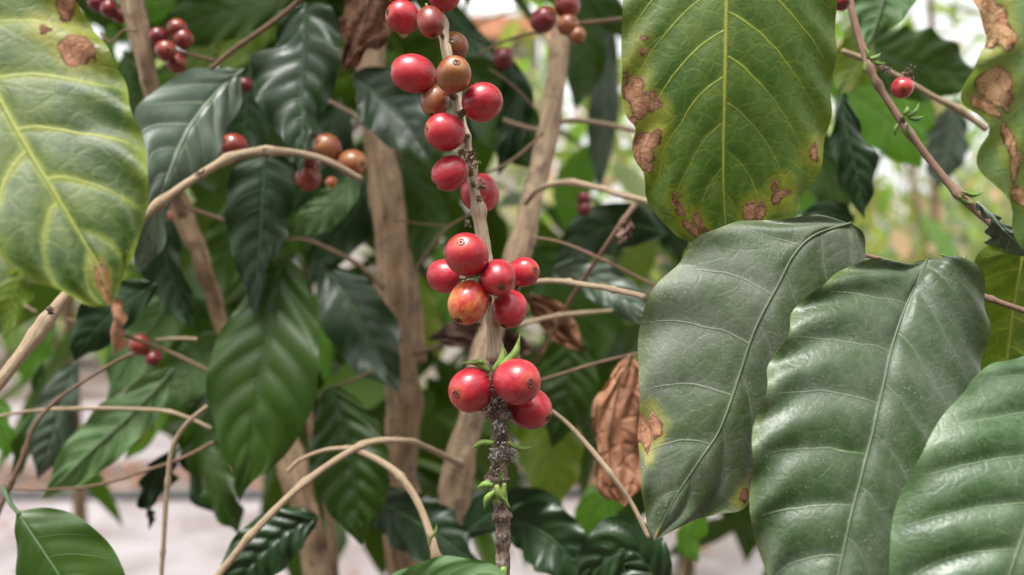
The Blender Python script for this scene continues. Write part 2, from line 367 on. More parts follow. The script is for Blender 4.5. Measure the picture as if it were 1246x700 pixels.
def tube(name, path, rad, mat, parent=None, seg=10, origin=None, rough=0.0, seed=0, cap=True):
    path = np.asarray(path, float); n = len(path); rad = np.broadcast_to(np.asarray(rad, float), (n,)).copy()
    rs = np.random.default_rng(seed)
    tg = np.gradient(path, axis=0); tg /= np.linalg.norm(tg, axis=1)[:, None] + 1e-12
    up = np.array((0.0, 1.0, 0.0)) if abs(tg[0, 1]) < 0.9 else np.array((1.0, 0, 0))
    s = np.concatenate(([0], np.cumsum(np.linalg.norm(np.diff(path, axis=0), axis=1))))
    V = []; UVs = []
    a = np.linspace(0, 2 * np.pi, seg + 1)
    x = np.cross(tg[0], up); x /= np.linalg.norm(x)
    f1, f2 = rs.uniform(0, 6.28, 2)
    for i in range(n):
        x = x - tg[i] * np.dot(x, tg[i]); x /= np.linalg.norm(x) + 1e-12
        y = np.cross(tg[i], x)
        rr = rad[i] * (1 + rough * (0.5 * np.sin(2 * a + f1 + s[i] * 90) + 0.35 * np.sin(3 * a + f2 - s[i] * 210)))
        rr[-1] = rr[0]
        V.append(path[i] + np.outer(np.cos(a) * rr, x) + np.outer(np.sin(a) * rr, y))
        UVs.append(np.column_stack((a / (2 * np.pi), np.full(seg + 1, s[i]))))
    V = np.vstack(V); UVs = np.vstack(UVs); k = seg + 1
    faces = [(i * k + j, i * k + j + 1, (i + 1) * k + j + 1, (i + 1) * k + j) for i in range(n - 1) for j in range(seg)]
    if cap:
        faces.append(tuple(range(seg - 1, -1, -1))); faces.append(tuple((n - 1) * k + j for j in range(seg)))
    if origin is None and parent is None: origin = path[0]
    return mesh_obj(name, V, faces, mat, parent, uv=UVs, origin=origin)

def stem(label, pts, mat, name='coffee_twig', cat='twig', group=None, nodeamp=0.42, n=None, seg=10, nodes=(), rough=0.06, parent=None, seed=0, root=False, part='stem', jag=0.0):
    """pts: (px, py, depth, diameter px)"""
    p = np.asarray(pts, float)
    n = n or max(16, int(len(p) * 12))
    c = crv(p, n); path = PA(c[:, :3]); rad = c[:, 3] / 2 * c[:, 2] / F
    rs = np.random.default_rng(seed + 5)
    s = np.linspace(0, 1, n)
    for nd in nodes: rad = rad * (1 + nodeamp * np.exp(-((s - nd) / 0.018) ** 2))
    rad = rad * (1 + 0.05 * np.interp(s, np.linspace(0, 1, 14), rs.uniform(-1, 1, 14)))
    if jag:
        k = np.interp(s, np.linspace(0, 1, n // 2), rs.uniform(-1, 1, n // 2)); rad = rad * (1 + jag * k)
        off = np.stack([np.interp(s, np.linspace(0, 1, 12), rs.uniform(-1, 1, 12)) for _ in range(3)], 1); path = path + off * rad[:, None] * 0.18
    if parent is not None: return tube(part, path, rad, mat, parent, seg, rough=rough, seed=seed)
    if root:
        r = thing(name, path[0], label, cat, group); tube(part, path, rad, mat, r, seg, rough=rough, seed=seed); return r
    o = tube(name, path, rad, mat, None, seg, rough=rough, seed=seed)
    return tag(o, label, cat, group)

def lathe(prof, seg, wob=0.0, seed=0):
    rs = np.random.default_rng(seed); a = np.linspace(0, 2 * np.pi, seg, endpoint=False)
    f = 1 + wob * (np.sin(2 * a + rs.uniform(0, 6)) + 0.6 * np.sin(3 * a + rs.uniform(0, 6)))
    V = []; n = len(prof)
    for r, z in prof: V.append(np.column_stack((np.cos(a) * r * f, np.sin(a) * r * f, np.full(seg, z))))
    V = np.vstack(V)
    F_ = [(i * seg + j, i * seg + (j + 1) % seg, (i + 1) * seg + (j + 1) % seg, (i + 1) * seg + j) for i in range(n - 1) for j in range(seg)]
    return V, F_

R0 = 0.0078
def _raw(name, V, F_, mat):
    me = bpy.data.meshes.new(name); me.from_pydata(V.tolist(), [], F_); me.polygons.foreach_set('use_smooth', [True] * len(me.polygons)); me.materials.append(mat); return me
def cherry_mesh(mat, k):
    th = np.concatenate((np.linspace(0.0, 0.35, 7), np.linspace(0.42, math.pi, 30)))
    prof = []
    for q in th:
        r = math.sin(q) ** 0.93 if 0 < q < math.pi else 0.0
        z = math.cos(q) * 1.06
        if q < 0.40: z -= 0.03 * (1 - q / 0.40) ** 1.5
        if q > 2.8: z += 0.06 * ((q - 2.8) / 0.34) ** 1.5
        prof.append((max(r, 1e-4) * R0, z * R0))
    V, F_ = lathe(prof, 40, 0.012, k)
    rs = np.random.default_rng(k + 90); n_ = V / (np.linalg.norm(V, axis=1)[:, None] + 1e-9)
    for _ in range(5):
        dq = rs.normal(0, 1, 3); dq /= np.linalg.norm(dq); dq[2] *= .3; V += n_ * (rs.uniform(-.05, .035) * R0 * np.exp(-((1 - n_ @ dq) / .35) ** 2))[:, None]
    V[:, 0] *= 1.03
    return _raw('fruit', V, F_, mat)
def calyx_mesh(mat, k):
    rs = np.random.default_rng(k); r = R0
    prof = [(0.25, 0.96), (0.235, 1.035), (0.205, 1.068), (0.17, 1.062), (0.14, 1.02), (0.09, 1.01), (0.065, 1.06), (0.0001, 1.085)]
    V, F_ = lathe([(a * r * .86, b * r) for a, b in prof], 18, 0.05, k)
    V += rs.normal(0, 0.011 * r, V.shape)
    return _raw('calyx', V, F_, mat)
def stalk_mesh(mat):
    prof = [(0.0001, -0.98), (0.14, -0.985), (0.12, -1.10), (0.10, -1.25), (0.13, -1.40), (0.0001, -1.42)]
    V, F_ = lathe([(a * R0, b * R0) for a, b in prof], 10); return _raw('stalk', V, F_, mat)

def bud(parent, px, py, d, dx, dy, wpx, mat, dd=0.0, bend=0.15, name='leaf_bud'):
    a = np.array((px, py, d)); b = np.array((px + dx, py + dy, d + dd)); m_ = (a + b) / 2 + np.array((-dy * bend, dx * bend, 0))
    c = crv([a, m_, b], 12); s = np.linspace(0, 1, 12)
    r = wpx * .40 * d / F * (0.55 + 0.45 * np.sin(np.pi * np.clip(s * 1.1, 0, 1)) ** 0.7) * (1 - np.clip((s - 0.45) / 0.55, 0, 1) ** 1.4 * 0.93)
    return tube(name, PA(c), r, mat, parent, seg=8)
def crumbs(name, parent, px, py, d, rpx, n, mat, seed=0, size=(1.5, 4), strands=0):
    """a crusty little heap of dried bits, one mesh"""
    rs = np.random.default_rng(seed); V = []; Fc = []
    for i in range(n):
        c = P(px + rs.normal(0, rpx * 0.45), py + rs.normal(0, rpx * 0.45), d + rs.normal(0, rpx * 0.3) * d / F)
        r = rs.uniform(*size) / 2 * d / F
        b = bmesh.new(); bmesh.ops.create_icosphere(b, subdivisions=1, radius=1.0)
        q = np.array([v.co[:] for v in b.verts]); f = [[v.index for v in x.verts] for x in b.faces]; b.free()
        q = q * (1 + rs.normal(0, 0.28, (len(q), 1))) * rs.uniform(0.5, 1.4, 3) * r + c
        o = len(V); V.extend(q.tolist()); Fc.extend([[k + o for k in x] for x in f])
    for i in range(strands):
        c = P(px + rs.normal(0, rpx * 0.3), py + rs.normal(0, rpx * 0.3), d); dirn = rs.normal(0, 1, 3); dirn /= np.linalg.norm(dirn)
        L = rpx * rs.uniform(0.7, 1.6) * d / F; k2 = rs.normal(0, 0.35, 3); wd = rs.uniform(0.5, 1.3) * d / F
        o = len(V); m = 5; sd = np.cross(dirn, rs.normal(0, 1, 3)); sd /= np.linalg.norm(sd); th = np.cross(sd, dirn)
        for j in range(m):
            s = j / (m - 1); ctr = c + dirn * L * s + k2 * L * s * s; ww = wd * (1 - 0.75 * s)
            for ang in (0, 2.1, 4.2): V.append((ctr + (sd * math.cos(ang) + th * math.sin(ang) * 0.5) * ww).tolist())
        for j in range(m - 1):
            for a_ in range(3): Fc.append([o + j * 3 + a_, o + j * 3 + (a_ + 1) % 3, o + (j + 1) * 3 + (a_ + 1) % 3, o + (j + 1) * 3 + a_])
    return mesh_obj(name, V, Fc, mat, parent, smooth=False)

# ---------------------------------------------------------------- materials
YG = (0.30, 0.36, 0.05)
M_yel = lambda sp, asp, N, kv: leaf_mat('leaf_yellowing', (0.014, 0.050, 0.003), (0.080, 0.125, 0.005), (0.34, 0.35, 0.030), edge=(0.22, 0.27, 0.02), vf=(0.62, 0.88), hw=0.7, halo=0.75, halocol=(0.27, 0.31, 0.022), edge_amt=0.6,
                 rough=0.44, dust=0.26, specks=0.15, spec=0.38, trans=0.24, N=N, asp=asp, kv=kv, tert=0.10, mottle=1.5, tip=0.5, film=(0.20, 0.24, 0.17), vw=0.9, spots=sp)
M_back = lambda sp, asp, N, kv: leaf_mat('leaf_yellow_veined', (0.026, 0.080, 0.007), (0.075, 0.135, 0.009), (0.28, 0.33, 0.03), edge=(0.17, 0.17, 0.015), halo=0.45, halocol=(0.11, 0.16, 0.010), edge_amt=0.38,
                  rough=0.44, dust=0.06, specks=0.10, trans=0.26, N=N, asp=asp, kv=kv, tert=0.13, mottle=0.9, vw=0.9, spots=sp)
M_dust = lambda sp, asp, N, kv: leaf_mat('leaf_dusty', (0.032, 0.058, 0.017), (0.052, 0.082, 0.023), (0.15, 0.20, 0.09), edge=(0.16, 0.19, 0.025), halo=0.0, edge_amt=0.35, rough=0.42, dust=0.85, specks=0.5,
                  trans=0.08, N=N, asp=asp, kv=kv, tert=0.07, mottle=0.6, film=(0.125, 0.135, 0.115), tip=0.5, bumpy=0.45, vw=0.6, vein_amt=0.7, spots=sp)
M_dust2 = lambda sp, asp, N, kv: leaf_mat('leaf_dusty_green', (0.023, 0.050, 0.013), (0.038, 0.076, 0.019), (0.15, 0.23, 0.09), edge=(0.20, 0.24, 0.02), halo=0.0, edge_amt=0.30, rough=0.38, dust=0.75, specks=0.5,
                   trans=0.08, N=N, asp=asp, kv=kv, tert=0.07, mottle=0.6, film=(0.115, 0.13, 0.105), tip=0.5, bumpy=0.45, vw=0.6, vein_amt=0.7, spots=sp)
M_gloss = lambda sp, asp, N, kv: leaf_mat('leaf_glossy_green', (0.020, 0.054, 0.013), (0.035, 0.082, 0.019), (0.15, 0.24, 0.09), edge=(0.08, 0.17, 0.02), edge_amt=0.3, rough=0.36, dust=0.55, specks=0.4, trans=0.08,
                   N=N, asp=asp, kv=kv, tert=0.10, mottle=0.6, film=(0.13, 0.16, 0.12), bumpy=0.5, vw=0.6, vein_amt=0.6, spots=sp)
M_blot = lambda sp, asp, N, kv: leaf_mat('leaf_blotched', (0.060, 0.15, 0.030), (0.13, 0.24, 0.05), (0.25, 0.30, 0.10), edge=(0.30, 0.27, 0.05), halo=0.4, halocol=(0.20, 0.27, 0.05), edge_amt=0.5, rough=0.38, dust=0.5, specks=0.2,
                  trans=0.25, N=N, asp=asp, kv=kv, tert=0.2, mottle=0.8, film=(0.25, 0.31, 0.22), spots=sp, sc=2.1)
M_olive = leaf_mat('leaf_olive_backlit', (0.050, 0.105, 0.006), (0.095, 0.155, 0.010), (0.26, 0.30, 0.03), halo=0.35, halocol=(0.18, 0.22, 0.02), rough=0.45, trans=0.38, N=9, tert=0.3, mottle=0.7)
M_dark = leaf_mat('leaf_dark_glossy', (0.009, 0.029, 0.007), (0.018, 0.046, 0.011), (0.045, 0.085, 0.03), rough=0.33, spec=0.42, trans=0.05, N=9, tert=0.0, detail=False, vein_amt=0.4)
M_deep = leaf_mat('leaf_shaded_matt', (0.008, 0.024, 0.006), (0.015, 0.042, 0.009), (0.04, 0.08, 0.03), rough=0.45, spec=0.28, trans=0.10, N=9, tert=0.0, detail=False, vein_amt=0.4)  # darkened base colour carries the shade deep among the leaves
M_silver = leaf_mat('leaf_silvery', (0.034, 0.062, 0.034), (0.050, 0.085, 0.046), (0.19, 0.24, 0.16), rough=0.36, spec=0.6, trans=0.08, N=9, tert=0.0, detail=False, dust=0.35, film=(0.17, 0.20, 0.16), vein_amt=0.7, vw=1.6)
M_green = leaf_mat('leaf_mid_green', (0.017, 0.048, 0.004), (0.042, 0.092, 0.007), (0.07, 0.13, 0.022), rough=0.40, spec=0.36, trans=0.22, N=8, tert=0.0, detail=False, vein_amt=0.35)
M_light = leaf_mat('leaf_bright_backlit', (0.060, 0.19, 0.015), (0.12, 0.27, 0.025), (0.20, 0.33, 0.07), rough=0.45, trans=0.45, N=9, tert=0.0, detail=False, halo=0.2, halocol=(0.25, 0.32, 0.04))  # base colour brightened to pass for backlight on leaves in the gaps
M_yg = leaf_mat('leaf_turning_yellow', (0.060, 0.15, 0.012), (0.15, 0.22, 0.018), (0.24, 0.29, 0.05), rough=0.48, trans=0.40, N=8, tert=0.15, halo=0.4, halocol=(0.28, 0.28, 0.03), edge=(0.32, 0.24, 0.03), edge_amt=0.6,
                blotch=((0.20, 0.10, 0.03), 0.35, 130))
M_under = leaf_mat('leaf_underside', (0.050, 0.115, 0.030), (0.075, 0.155, 0.040), (0.15, 0.21, 0.09), rough=0.6, trans=0.22, N=9, tert=0.0, detail=False, dust=0.2, film=(0.15, 0.2, 0.13), vw=2.0)
M_dry = dry_mat('dry_leaf_brown', (0.22, 0.092, 0.048), (0.40, 0.20, 0.115))
M_dry2 = dry_mat('dry_leaf_dark', (0.070, 0.026, 0.012), (0.16, 0.066, 0.030))
M_dry3 = dry_mat('dry_leaf_grey', (0.13, 0.075, 0.055), (0.24, 0.15, 0.115))
M_rib = plain('midrib_green', (0.085, 0.115, 0.055), 0.5, 0.2, 400); M_ribd = plain('midrib_dark', (0.045, 0.10, 0.03), 0.5, 0.2, 400)
M_riby = plain('midrib_yellow', (0.24, 0.27, 0.045), 0.5, 0.2, 400); M_ribs = plain('midrib_pale', (0.20, 0.27, 0.17), 0.5, 0.2, 400)
M_ribb = plain('midrib_brown', (0.20, 0.11, 0.06), 0.6, 0.3, 400)

M_twig = bark_mat('bark_beige_twig', (0.46, 0.35, 0.235), (0.31, 0.22, 0.14), (0.08, 0.05, 0.03), knots=0.5, streak=4, vs=70)
M_twig2 = bark_mat('bark_brown_twig', (0.25, 0.165, 0.105), (0.15, 0.095, 0.06), (0.05, 0.03, 0.02), knots=0.6, streak=4, vs=70)
M_twig3 = bark_mat('bark_rosy_twig', (0.30, 0.19, 0.14), (0.20, 0.12, 0.085), (0.12, 0.06, 0.045), knots=0.3, streak=3, vs=90)
M_main = bark_mat('bark_fruiting', (0.64, 0.52, 0.39), (0.45, 0.34, 0.24), (0.11, 0.055, 0.04), knots=0.30, streak=5, vs=110)
M_old = bark_mat('bark_old_lichen', (0.30, 0.20, 0.14), (0.17, 0.105, 0.07), (0.07, 0.045, 0.033), knots=0.5, lichen=0.55, streak=3, vs=160)
M_trunk = bark_mat('bark_trunk', (0.40, 0.275, 0.17), (0.23, 0.15, 0.088), (0.06, 0.036, 0.022), knots=0.8, streak=2.6, vs=34, rough_b=1.0)
M_trunk2 = bark_mat('bark_trunk_pale', (0.56, 0.41, 0.28), (0.36, 0.25, 0.16), (0.11, 0.07, 0.045), knots=0.6, streak=2.6, vs=34, rough_b=0.6)
M_bud = plain('bud_green', (0.17, 0.26, 0.05), 0.5, 0.5, 500); M_budd = plain('bud_olive', (0.12, 0.20, 0.04), 0.5, 0.3, 500)
M_budt = plain('bud_brownish', (0.20, 0.17, 0.06), 0.6, 0.4, 500)
M_crust = plain('dried_flower_grey', (0.17, 0.125, 0.095), 0.9, 0.9, 500); M_crustb = plain('dried_flower_brown', (0.20, 0.10, 0.05), 0.9, 0.7, 500)
M_lich = plain('lichen_grey', (0.19, 0.17, 0.155), 0.95, 0.8, 700)
M_calyx = plain('calyx_brown', (0.10, 0.060, 0.045), 0.75, 0.85, 1500, bump=0.8); M_calyxt = plain('calyx_tan', (0.26, 0.15, 0.09), 0.7, 0.8, 1500, bump=0.8)
M_stalk = plain('stalk_green_brown', (0.16, 0.13, 0.06), 0.7, 0.6, 900)

RED = cherry_mat('cherry_red', (0.28, 0.009, 0.020), (0.48, 0.026, 0.042), (0.48, 0.07, 0.06), tipa=0.40, rough=0.25)
CRIM = cherry_mat('cherry_crimson', (0.11, 0.005, 0.012), (0.20, 0.010, 0.020), (0.24, 0.03, 0.025), tipa=0.2)
TAN = cherry_mat('cherry_tan_orange', (0.22, 0.040, 0.018), (0.30, 0.115, 0.042), (0.20, 0.03, 0.015), lo=0.38, hi=0.60, tipc=(0.42, 0.22, 0.08))
ORR = cherry_mat('cherry_orange_red', (0.40, 0.028, 0.022), (0.52, 0.22, 0.050), (0.42, 0.04, 0.03), lo=0.38, hi=0.60, tipc=(0.62, 0.28, 0.07), tipa=0.8)
RUST = cherry_mat('cherry_rust_red', (0.16, 0.014, 0.011), (0.26, 0.036, 0.020), (0.15, 0.014, 0.010), tipa=0.4)
CM = {}
for k_, (nm_, m_) in enumerate((('R', RED), ('C', CRIM), ('T', TAN), ('O', ORR), ('B', RUST))): CM[nm_] = [cherry_mesh(m_, k_ * 7 + z_) for z_ in range(4 if nm_ in 'RBT' else 2)]
CAL = [calyx_mesh(M_calyx, 1), calyx_mesh(M_calyx, 2), calyx_mesh(M_calyxt, 3)]; STK = stalk_mesh(M_stalk)
GC = 'coffee cherries on the central hanging branch'
STEM = PA(crv([(515, -60, .33), (530, 0, .325), (541, 50, .322), (554, 115, .32), (566, 175, .318), (575, 225, .316), (584, 275, .314), (592, 330, .312), (600, 385, .31), (603, 436, .31), (604, 470, .309), (606, 500, .308)], 200))
cnt = [0]
def cherry(px, py, d, r, ax, kind, label, group, sq=1.0, calyx=0, stalk=True, small=False):
    """r: mean radius px; ax: direction of the calyx end in (right, up, toward the lens)"""
    loc = P(px, py, d); root = thing('coffee_cherry', loc, label, 'cherry', group)
    a = Vector((ax[0], -ax[2], ax[1])).normalized()
    cnt[0] += 1
    root.rotation_mode = 'QUATERNION'; root.rotation_quaternion = a.to_track_quat('Z', 'Y') @ Matrix.Rotation(cnt[0] * 1.7, 3, 'Z').to_quaternion()
    s = r * d / F / R0; root.scale = (s / sq ** .5, s / sq ** .5, s * sq)
    o = bpy.data.objects.new('fruit', CM[kind][cnt[0] % len(CM[kind])]); C.collection.objects.link(o); o.parent = root
    o = bpy.data.objects.new('calyx', CAL[calyx]); C.collection.objects.link(o); o.parent = root
    if stalk:
        o = bpy.data.objects.new('stalk', STK); C.collection.objects.link(o); o.parent = root
        if group == GC:
            k_ = int(np.argmin(np.linalg.norm(STEM - loc, axis=1))); tgt = STEM[k_]
            bk = loc - np.array(a[:]) * r * d / F * 0.86; mid_ = (bk + tgt) / 2 - np.array(a[:]) * 0.0012
            inv = (Matrix.Translation(Vector(loc.tolist())) @ root.rotation_quaternion.to_matrix().to_4x4() @ Matrix.Diagonal((*root.scale, 1))).inverted()
            pth = np.array([(inv @ Vector(v_.tolist()))[:] for v_ in crv([bk, mid_, tgt], 9)])
            t_ = tube('pedicel', pth, np.linspace(.0011, .0014, 9), M_stalk, None, seg=7, origin=(0, 0, 0)); t_.parent = root
    return root

# ---------------------------------------------------------------- ground and path
def sheet(name, x0, x1, y0, y1, z, mat, n=2):
    V = [(x0, y0, z), (x1, y0, z), (x1, y1, z), (x0, y1, z)]
    return tag(mesh_obj(name, V, [(0, 1, 2, 3)], mat, smooth=False), kind='structure')
g = NT('ground_soil'); tc = g.n('TexCoord'); n1 = g.noise(tc.outputs['Object'], 1.2, 6, 0.65); n2 = g.noise(tc.outputs['Object'], 9, 6, 0.7)
cc = g.mix(g.ss(n1, 0.38, 0.62), (0.075, 0.056, 0.046), (0.15, 0.125, 0.115)); cc = g.mix(g.math('MULTIPLY', g.ss(n2, 0.52, 0.62), 0.7), cc, (0.12, 0.085, 0.055))
M_ground = g.out(g.bsdf(cc, 0.95, 0.1, g.bump(n2, 0.5, 0.03)))
g = NT('path_concrete'); tc = g.n('TexCoord'); n1 = g.noise(tc.outputs['Object'], 1.6, 5, 0.6); n2 = g.noise(tc.outputs['Object'], 14, 5, 0.7)
cc = g.mix(g.ss(n1, 0.35, 0.65), (0.155, 0.13, 0.126), (0.25, 0.228, 0.232)); cc = g.mix(g.math('MULTIPLY', g.ss(n2, 0.55, 0.7), 0.45), cc, (0.14, 0.11, 0.095))
M_path = g.out(g.bsdf(cc, 0.9, 0.2, g.bump(n2, 0.3, 0.01)))
sheet('ground', -120, 120, -60, 300, 0.0, M_ground)
sheet('path', -60, 60, 2.2, 5.6, 0.006, M_path)
sheet('far_path', -60, 60, 6.8, 10.4, 0.006, M_path)
M_hose = plain('black_hose', (0.03, 0.032, 0.035), 0.5, 0.3, 20)
tag(tube('irrigation_hose', [(x, 5.68 + 0.06 * math.sin(x * 0.6) + 0.03 * math.sin(x * 2.1), 0.030) for x in np.linspace(-14, 14, 90)], 0.030, M_hose), 'thin black irrigation hose lying along the far edge of the pale path', 'hose')
# litter on the bare strip: one scattered layer
rs = np.random.default_rng(3); V = []; Fc = []; A = []
for i in range(1500):
    x, y = rs.uniform(-5, 5), rs.choice([rs.uniform(5.7, 6.8), rs.uniform(3.0, 5.6)], p=[0.9, 0.1]); a_ = rs.uniform(0, 6.28); s_ = rs.uniform(0.02, 0.07); o_ = len(V)
    ca, sa = math.cos(a_) * s_, math.sin(a_) * s_; z = 0.012 + rs.uniform(0, 0.012)
    V += [(x - ca, y - sa, z), (x - sa * .35, y + ca * .35, z + s_ * .25), (x + ca, y + sa, z + s_ * .1), (x + sa * .35, y - ca * .35, z + s_ * .2)]; Fc.append((o_, o_ + 1, o_ + 2, o_ + 3)); A += [rs.random()] * 4
tag(mesh_obj('fallen_leaves', V, Fc, M_dry, smooth=False), 'scattered dry brown leaf litter on the bare strip beside the path', 'leaf litter', kind='stuff')

# ---------------------------------------------------------------- background trees
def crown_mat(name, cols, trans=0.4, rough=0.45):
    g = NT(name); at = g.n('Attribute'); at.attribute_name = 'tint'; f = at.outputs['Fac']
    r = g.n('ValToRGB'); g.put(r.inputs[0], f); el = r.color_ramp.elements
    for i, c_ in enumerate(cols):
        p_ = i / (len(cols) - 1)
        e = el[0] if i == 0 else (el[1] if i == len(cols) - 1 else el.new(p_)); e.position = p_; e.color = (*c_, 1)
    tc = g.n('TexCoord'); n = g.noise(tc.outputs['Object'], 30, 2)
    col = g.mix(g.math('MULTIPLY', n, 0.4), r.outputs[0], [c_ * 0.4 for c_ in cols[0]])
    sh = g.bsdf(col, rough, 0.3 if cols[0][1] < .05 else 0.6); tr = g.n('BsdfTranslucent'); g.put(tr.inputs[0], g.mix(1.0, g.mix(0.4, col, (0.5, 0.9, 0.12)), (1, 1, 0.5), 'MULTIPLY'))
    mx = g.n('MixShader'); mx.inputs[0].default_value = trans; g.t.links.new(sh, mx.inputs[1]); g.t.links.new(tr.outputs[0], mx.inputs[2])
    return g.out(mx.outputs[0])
K_dark = crown_mat('crown_shaded', [(0.006, 0.020, 0.005), (0.011, 0.036, 0.008), (0.026, 0.074, 0.010), (0.09, 0.19, 0.02)], 0.22, 0.4)  # greens darkened so the shade inside the bush sits in the colour
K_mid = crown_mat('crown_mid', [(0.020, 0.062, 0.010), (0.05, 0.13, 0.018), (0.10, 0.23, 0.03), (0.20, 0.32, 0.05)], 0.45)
K_bright = crown_mat('crown_sunwashed', [(0.05, 0.15, 0.055), (0.12, 0.31, 0.11), (0.22, 0.46, 0.17), (0.32, 0.54, 0.26), (0.42, 0.60, 0.34), (0.40, 0.62, 0.36), (0.62, 0.34, 0.26)], 0.5, 0.3)  # greens raised above real leaf tone, standing in for sun and lens flare
def leaves_mesh(boxes, n, size, seed, clump=0.0, hang=0.7, ax0=1.0):
    """many leaf blades: each has a midrib fold, a droop and a pointed outline"""
    rs = np.random.default_rng(seed); V = []; Fc = []; A = []
    tt = np.array([0, .18, .42, .68, .88, 1.0]); ww = np.array([0.03, .62, 1, .82, .36, 0.02])
    vol = np.array([(b[1] - b[0]) * (b[3] - b[2]) * (b[5] - b[4]) for b in boxes]); vol /= vol.sum()
    cl = []
    for i in range(max(3, n // 14)):
        b = boxes[rs.choice(len(boxes), p=vol)]; cl.append([rs.uniform(b[0], b[1]), rs.uniform(b[2], b[3]), rs.uniform(b[4], b[5])])
    for i in range(n):
        if rs.random() < clump:
            c = np.array(cl[rs.integers(len(cl))]) + rs.normal(0, size * 1.0, 3); shade = None
        else:
            b = boxes[rs.choice(len(boxes), p=vol)]; c = np.array([rs.uniform(b[0], b[1]), rs.uniform(b[2], b[3]), rs.uniform(b[4], b[5])])
        s = size * rs.uniform(0.65, 1.2); az = rs.uniform(0, 2 * math.pi); el = -rs.uniform(0.1, 1.35) * hang + rs.normal(0, 0.2)
        d = np.array([math.cos(az) * math.cos(el), math.sin(az) * math.cos(el), math.sin(el)])
        sd = np.cross(d, (0, 0, 1.0)); sd /= np.linalg.norm(sd) + 1e-9; roll = rs.normal(0, 0.5); nn = np.cross(sd, d)
        sd, nn = sd * math.cos(roll) + nn * math.sin(roll), nn * math.cos(roll) - sd * math.sin(roll)
        o = len(V); wd = s * rs.uniform(0.17, 0.24); fo = rs.uniform(0.15, 0.5); dr = rs.uniform(0.05, 0.35)
        for k in range(6):
            m = c + d * s * tt[k] - np.array([0, 0, 1.0]) * dr * s * tt[k] ** 2
            wq = wd * ww[k] * rs.uniform(0.9, 1.1)
            V.append(m - sd * wq + nn * wq * fo); V.append(m); V.append(m + sd * wq + nn * wq * fo)
        for k in range(5):
            q = o + 3 * k; Fc.append((q, q + 1, q + 4, q + 3)); Fc.append((q + 1, q + 2, q + 5, q + 4))
        A += [float(np.clip(rs.beta(1.6, 2.2), 0, 1))] * 18
    return np.array(V), Fc, A
def pbox(px0, px1, py0, py1, d0, d1):
    """box in the world that spans those pixels at its middle depth"""
    d = (d0 + d1) / 2
    return ((px0 - 623) * d / F, (px1 - 623) * d / F, d0, d1, H - (py1 - 350) * d / F, H - (py0 - 350) * d / F)
def tree(label, base, boxes, n, size, mat, seed, tr=0.03, clump=0.5, group=None, name='coffee_tree', limbs=5, hang=0.7):
    root = thing(name, (base[0], base[1], 0), label, 'tree', group)
    rs = np.random.default_rng(seed)
    V, Fc, A = leaves_mesh(boxes, n, size, seed, clump, hang)
    mesh_obj('crown', V, Fc, mat, root, attr=A)
    c = V.mean(0); top = V[:, 2].max()
    p = crv([(base[0], base[1], 0), (base[0] * .7 + c[0] * .3, base[1] * .7 + c[1] * .3, (c[2]) * 0.45), (c[0], c[1], c[2]), (c[0] + rs.normal(0, .05), c[1], top * 0.95)], 24)
    p[:, :2] += 0.0
    tb = tube('trunk', p, np.linspace(tr, tr * 0.3, 24), M_trunk, root, seg=9)
    for i in range(limbs):
        s = rs.integers(8, 21); q = V[rs.integers(len(V))]
        mid_ = (p[s] + q) / 2 + np.array((0, 0, abs(q[2] - p[s][2]) * .15))
        l = tube('limb', crv([p[s], mid_, q], 10), np.linspace(tr * .38, tr * .12, 10), M_trunk, tb and root, seg=6)
        l.parent = root
    return root
# near bush interior, with unseen crown overhead added to shade the middle leaves
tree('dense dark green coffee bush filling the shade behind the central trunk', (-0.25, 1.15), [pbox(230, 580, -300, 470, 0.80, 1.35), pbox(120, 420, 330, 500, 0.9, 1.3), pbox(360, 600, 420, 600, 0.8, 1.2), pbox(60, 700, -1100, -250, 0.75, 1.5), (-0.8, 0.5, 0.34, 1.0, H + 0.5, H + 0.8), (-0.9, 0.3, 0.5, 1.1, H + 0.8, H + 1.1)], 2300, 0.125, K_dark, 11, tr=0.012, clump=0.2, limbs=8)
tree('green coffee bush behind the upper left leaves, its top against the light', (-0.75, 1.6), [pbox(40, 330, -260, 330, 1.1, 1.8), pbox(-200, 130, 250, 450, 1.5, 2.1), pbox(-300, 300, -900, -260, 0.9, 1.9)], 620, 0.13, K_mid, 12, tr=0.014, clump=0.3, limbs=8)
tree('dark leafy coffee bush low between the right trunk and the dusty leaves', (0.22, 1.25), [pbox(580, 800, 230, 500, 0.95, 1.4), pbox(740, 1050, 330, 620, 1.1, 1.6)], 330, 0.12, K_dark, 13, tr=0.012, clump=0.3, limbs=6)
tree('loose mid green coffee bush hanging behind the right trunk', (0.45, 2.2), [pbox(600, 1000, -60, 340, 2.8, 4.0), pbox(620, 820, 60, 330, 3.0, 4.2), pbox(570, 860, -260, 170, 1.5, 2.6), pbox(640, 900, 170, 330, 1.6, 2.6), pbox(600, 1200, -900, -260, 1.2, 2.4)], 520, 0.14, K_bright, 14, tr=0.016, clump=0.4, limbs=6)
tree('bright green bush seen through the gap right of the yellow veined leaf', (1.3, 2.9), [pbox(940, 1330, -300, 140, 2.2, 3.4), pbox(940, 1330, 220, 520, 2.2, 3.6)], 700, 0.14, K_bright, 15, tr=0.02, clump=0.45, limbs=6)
# unseen bushes added behind the camera to block low sky light and reflections
for i, (x, y, lb) in enumerate(((-1.5, -1.9, 'unseen coffee bush added behind the camera to block sky light, left one'), (0.0, -2.2, 'unseen coffee bush added directly behind the camera to block sky light'), (1.5, -1.9, 'unseen coffee bush added behind the camera to block sky light, right one'))):
    tree(lb, (x, y), [(x - .9, x + .9, y - .45, y + .45, 0.4, 2.75)], 1500, 0.17, K_dark, 80 + i, tr=0.03, clump=0.3, name='coffee_bush', group='unseen bushes added behind the camera to block sky light', limbs=6)
